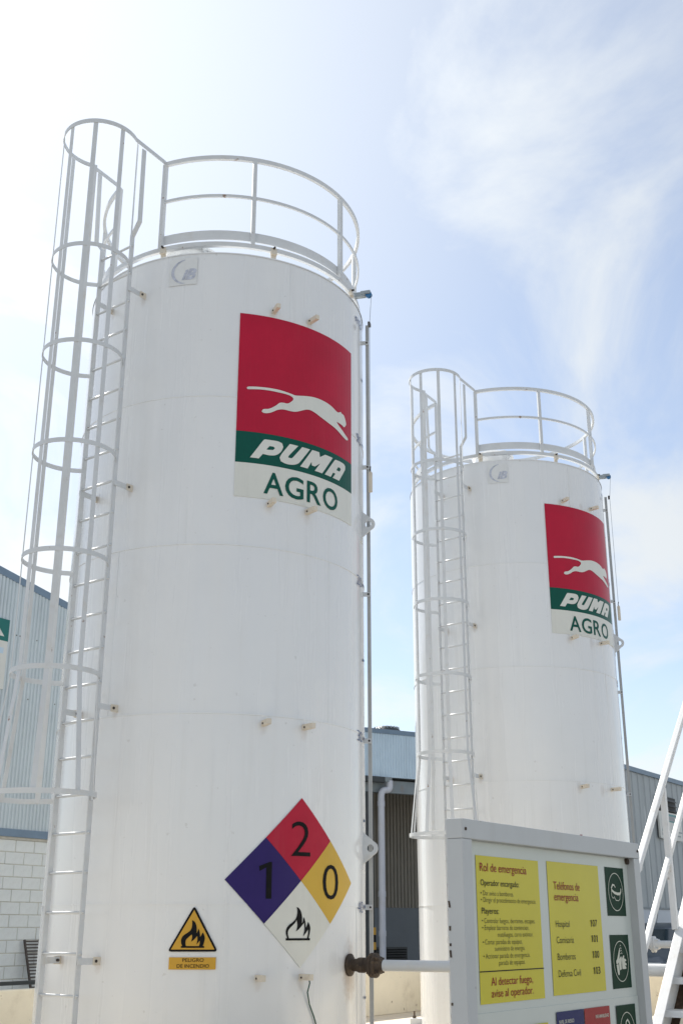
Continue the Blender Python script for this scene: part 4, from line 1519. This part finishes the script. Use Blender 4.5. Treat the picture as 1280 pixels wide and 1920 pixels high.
# ------------------------------------------------------------------ fence rail and leaning grate behind the wall, far left
fn = Frame((T1.x, T1.y), AX)
D_ = D_B - 0.55
root = empty('rail_fence', fn.P(1, D_, GZ))
for s in (-3.0, -0.98, 1.03, 3.04, 5.0):
    cpart(fbox(fn, s - 0.03, s + 0.03, D_ - 0.03, D_ + 0.03, GZ, 1.075), 'post', 'dark_steel', root, 0.004)
cpart(fbox(fn, -3.0, 5.0, D_ + 0.031, D_ + 0.056, 0.985, 1.03), 'rail', 'dark_steel', root, 0.004)
cpart(fbox(fn, -3.0, 5.0, D_ + 0.031, D_ + 0.056, 0.55, 0.59), 'rail', 'dark_steel', root, 0.004)
tag(root, 'dark steel rail fence behind the containment wall', 'fence')

root = empty('drain_grate', lw.P(0.2, 0.3, GZ))
gb, gt_ = lw.P(0.24, 0.42, GZ + 0.02), lw.P(0.225, 0.05, 1.435)
gd = (gt_ - gb).normalized()
gs = lw.u
for sgn_ in (-1, 1):
    b = MB()
    b.beam(gb + gs * 0.155 * sgn_, gt_ + gs * 0.155 * sgn_, 0.03, 0.03, gs)
    cpart(b, 'side_bar', 'tarred', root)
n_ = 23
for k in range(n_):
    p = gb + gd * ((gt_ - gb).length * (k + 0.5) / n_)
    b = MB()
    b.beam(p - gs * 0.14, p + gs * 0.14, 0.022, 0.008, gd)
    cpart(b, 'cross_bar', 'tarred', root)
tag(root, 'dark metal grate leaning against the block wall', 'grate')

# ------------------------------------------------------------------ parked car in front of the right warehouse


def make_car(loc, rz, label):
    root = empty('parked_car', loc, rz)
    # stations: x from rear (-2.1) to nose (2.1): belt height, half width at belt, roof height, half width at roof, sill height
    st = [(-2.08, 0.78, 0.70, 0.78, 0.70, 0.42), (-1.98, 0.93, 0.78, 0.93, 0.78, 0.30), (-1.60, 0.97, 0.82, 0.99, 0.78, 0.24), (-1.35, 0.96, 0.84, 1.10, 0.72, 0.22),
          (-0.85, 0.93, 0.85, 1.41, 0.60, 0.21), (-0.30, 0.91, 0.85, 1.46, 0.59, 0.20), (0.25, 0.90, 0.85, 1.44, 0.58, 0.20), (0.55, 0.90, 0.85, 1.33, 0.60, 0.20),
          (1.05, 0.90, 0.84, 0.99, 0.72, 0.21), (1.25, 0.88, 0.83, 0.91, 0.74, 0.22), (1.75, 0.80, 0.80, 0.82, 0.70, 0.24), (2.02, 0.68, 0.72, 0.69, 0.60, 0.30), (2.12, 0.52, 0.62, 0.52, 0.5, 0.38)]
    vs, fs = [], []
    for (x, bz, bw_, rz_, rw_, sz) in st:
        prof = [(-bw_ * 0.93, sz), (-bw_, (sz + bz) * 0.52), (-bw_ * 0.97, bz), (-rw_, rz_ - 0.03), (-rw_ * 0.75, rz_), (rw_ * 0.75, rz_), (rw_, rz_ - 0.03), (bw_ * 0.97, bz), (bw_, (sz + bz) * 0.52), (bw_ * 0.93, sz)]
        vs += [(x, y, z) for y, z in prof]
    k = 10
    for i in range(len(st) - 1):
        for j in range(k):
            j2 = (j + 1) % k
            fs.append((i * k + j, (i + 1) * k + j, (i + 1) * k + j2, i * k + j2))
    fs.append(tuple(range(k)))
    fs.append(tuple(reversed([(len(st) - 1) * k + j for j in range(k)])))
    b = MB()
    b.add(vs, fs)
    body = b.build('body', 'car_paint', root)
    autosmooth(body, 38)

    def side_pt(x, f, sg):
        for i in range(len(st) - 1):
            if st[i][0] <= x <= st[i + 1][0]:
                t = (x - st[i][0]) / (st[i + 1][0] - st[i][0])
                q = [st[i][m_] + (st[i + 1][m_] - st[i][m_]) * t for m_ in range(6)]
                y0, z0 = q[2] * 0.97, q[1]
                y1, z1 = q[4], q[3] - 0.03
                return Vector((x, sg * (y0 + (y1 - y0) * f + 0.006), z0 + (z1 - z0) * f))
    for sg_ in (-1, 1):
        for (x0, x1, x2, x3) in ((-1.30, -0.92, -0.88, -0.88), (-0.80, -0.80, -0.06, -0.02), (0.06, 0.02, 0.42, 0.86)):
            q = [side_pt(x0, 0.08, sg_), side_pt(x1, 0.92, sg_), side_pt(x2, 0.92, sg_), side_pt(x3, 0.08, sg_)]
            n2 = [p - Vector((0, sg_ * 0.02, 0)) for p in q]
            b = MB()
            b.add(q + n2, [(0, 1, 2, 3), (7, 6, 5, 4), (0, 4, 5, 1), (1, 5, 6, 2), (2, 6, 7, 3), (3, 7, 4, 0)])
            b.build('side_window', 'car_glass', root)
        for x in (-1.32, 1.32):
            b = MB()
            b.lathe([(0.20, -0.10), (0.30, -0.10), (0.315, -0.07), (0.315, 0.07), (0.30, 0.10), (0.20, 0.10)], (x, sg_ * 0.775, 0.315), (0, sg_, 0), 28)
            w = b.build('wheel', 'tyre', root)
            autosmooth(w, 40)
            b = MB()
            b.lathe([(0.205, 0.085), (0.17, 0.075), (0.06, 0.10), (0.001, 0.102)], (x, sg_ * 0.775, 0.315), (0, sg_, 0), 20)
            b.build('rim', 'rim', w)
        b = MB()
        b.box((0.72, sg_ * 0.93, 0.98), ((1, 0, 0), (0, 1, 0), (0, 0, 1)), (0.05, 0.08, 0.055))
        b.build('mirror', 'car_paint', root, bevel=0.02)
        b = MB()
        b.box((-2.05, sg_ * 0.60, 0.76), ((1, 0, 0), (0, 1, 0), (0, 0, 1)), (0.05, 0.13, 0.08))
        b.build('tail_light', 'lamp_red', root, bevel=0.015)
        b = MB()
        b.box((1.99, sg_ * 0.50, 0.62), ((1, 0, 0), (0, 1, 0), (0, 0, 1)), (0.10, 0.14, 0.06))
        b.build('headlight', 'lamp_clear', root, bevel=0.02)
        for x in (-0.45, 0.35):
            b = MB()
            b.box((x - 0.25, sg_ * 0.852, 0.80), ((1, 0, 0), (0, 1, 0), (0, 0, 1)), (0.08, 0.012, 0.014))
            b.build('door_handle', 'car_paint', root)
    for nm, q in (('windscreen', [(0.60, 1.305, 0.55), (1.02, 1.01, 0.68)]), ('rear_window', [(-0.92, 1.36, 0.55), (-1.32, 1.125, 0.66)])):
        (xa, za, ya), (xb, zb, yb) = q
        sgx = 1 if nm == 'windscreen' else -1
        off = Vector((0.02 * sgx, 0, 0.02))
        p = [Vector((xa, -ya, za)) + off, Vector((xa, ya, za)) + off, Vector((xb, yb, zb)) + off, Vector((xb, -yb, zb)) + off]
        n2 = [w_ - off * 1.2 for w_ in p]
        b = MB()
        b.add(p + n2, [(0, 1, 2, 3), (7, 6, 5, 4), (0, 4, 5, 1), (1, 5, 6, 2), (2, 6, 7, 3), (3, 7, 4, 0)])
        b.build(nm, 'car_glass', root)
    b = MB()
    b.tube([(0.35, 0.0, 1.42), (0.10, 0.0, 1.80)], 0.006, 6)
    b.build('aerial', 'dark_steel', root)
    tag(root, label, 'car')
    return root


cp = Vector((7.15, 27.1, GZ))
make_car(cp, atan2(-rw.u.y, -rw.u.x), 'dark blue-grey car parked by the grey warehouse')
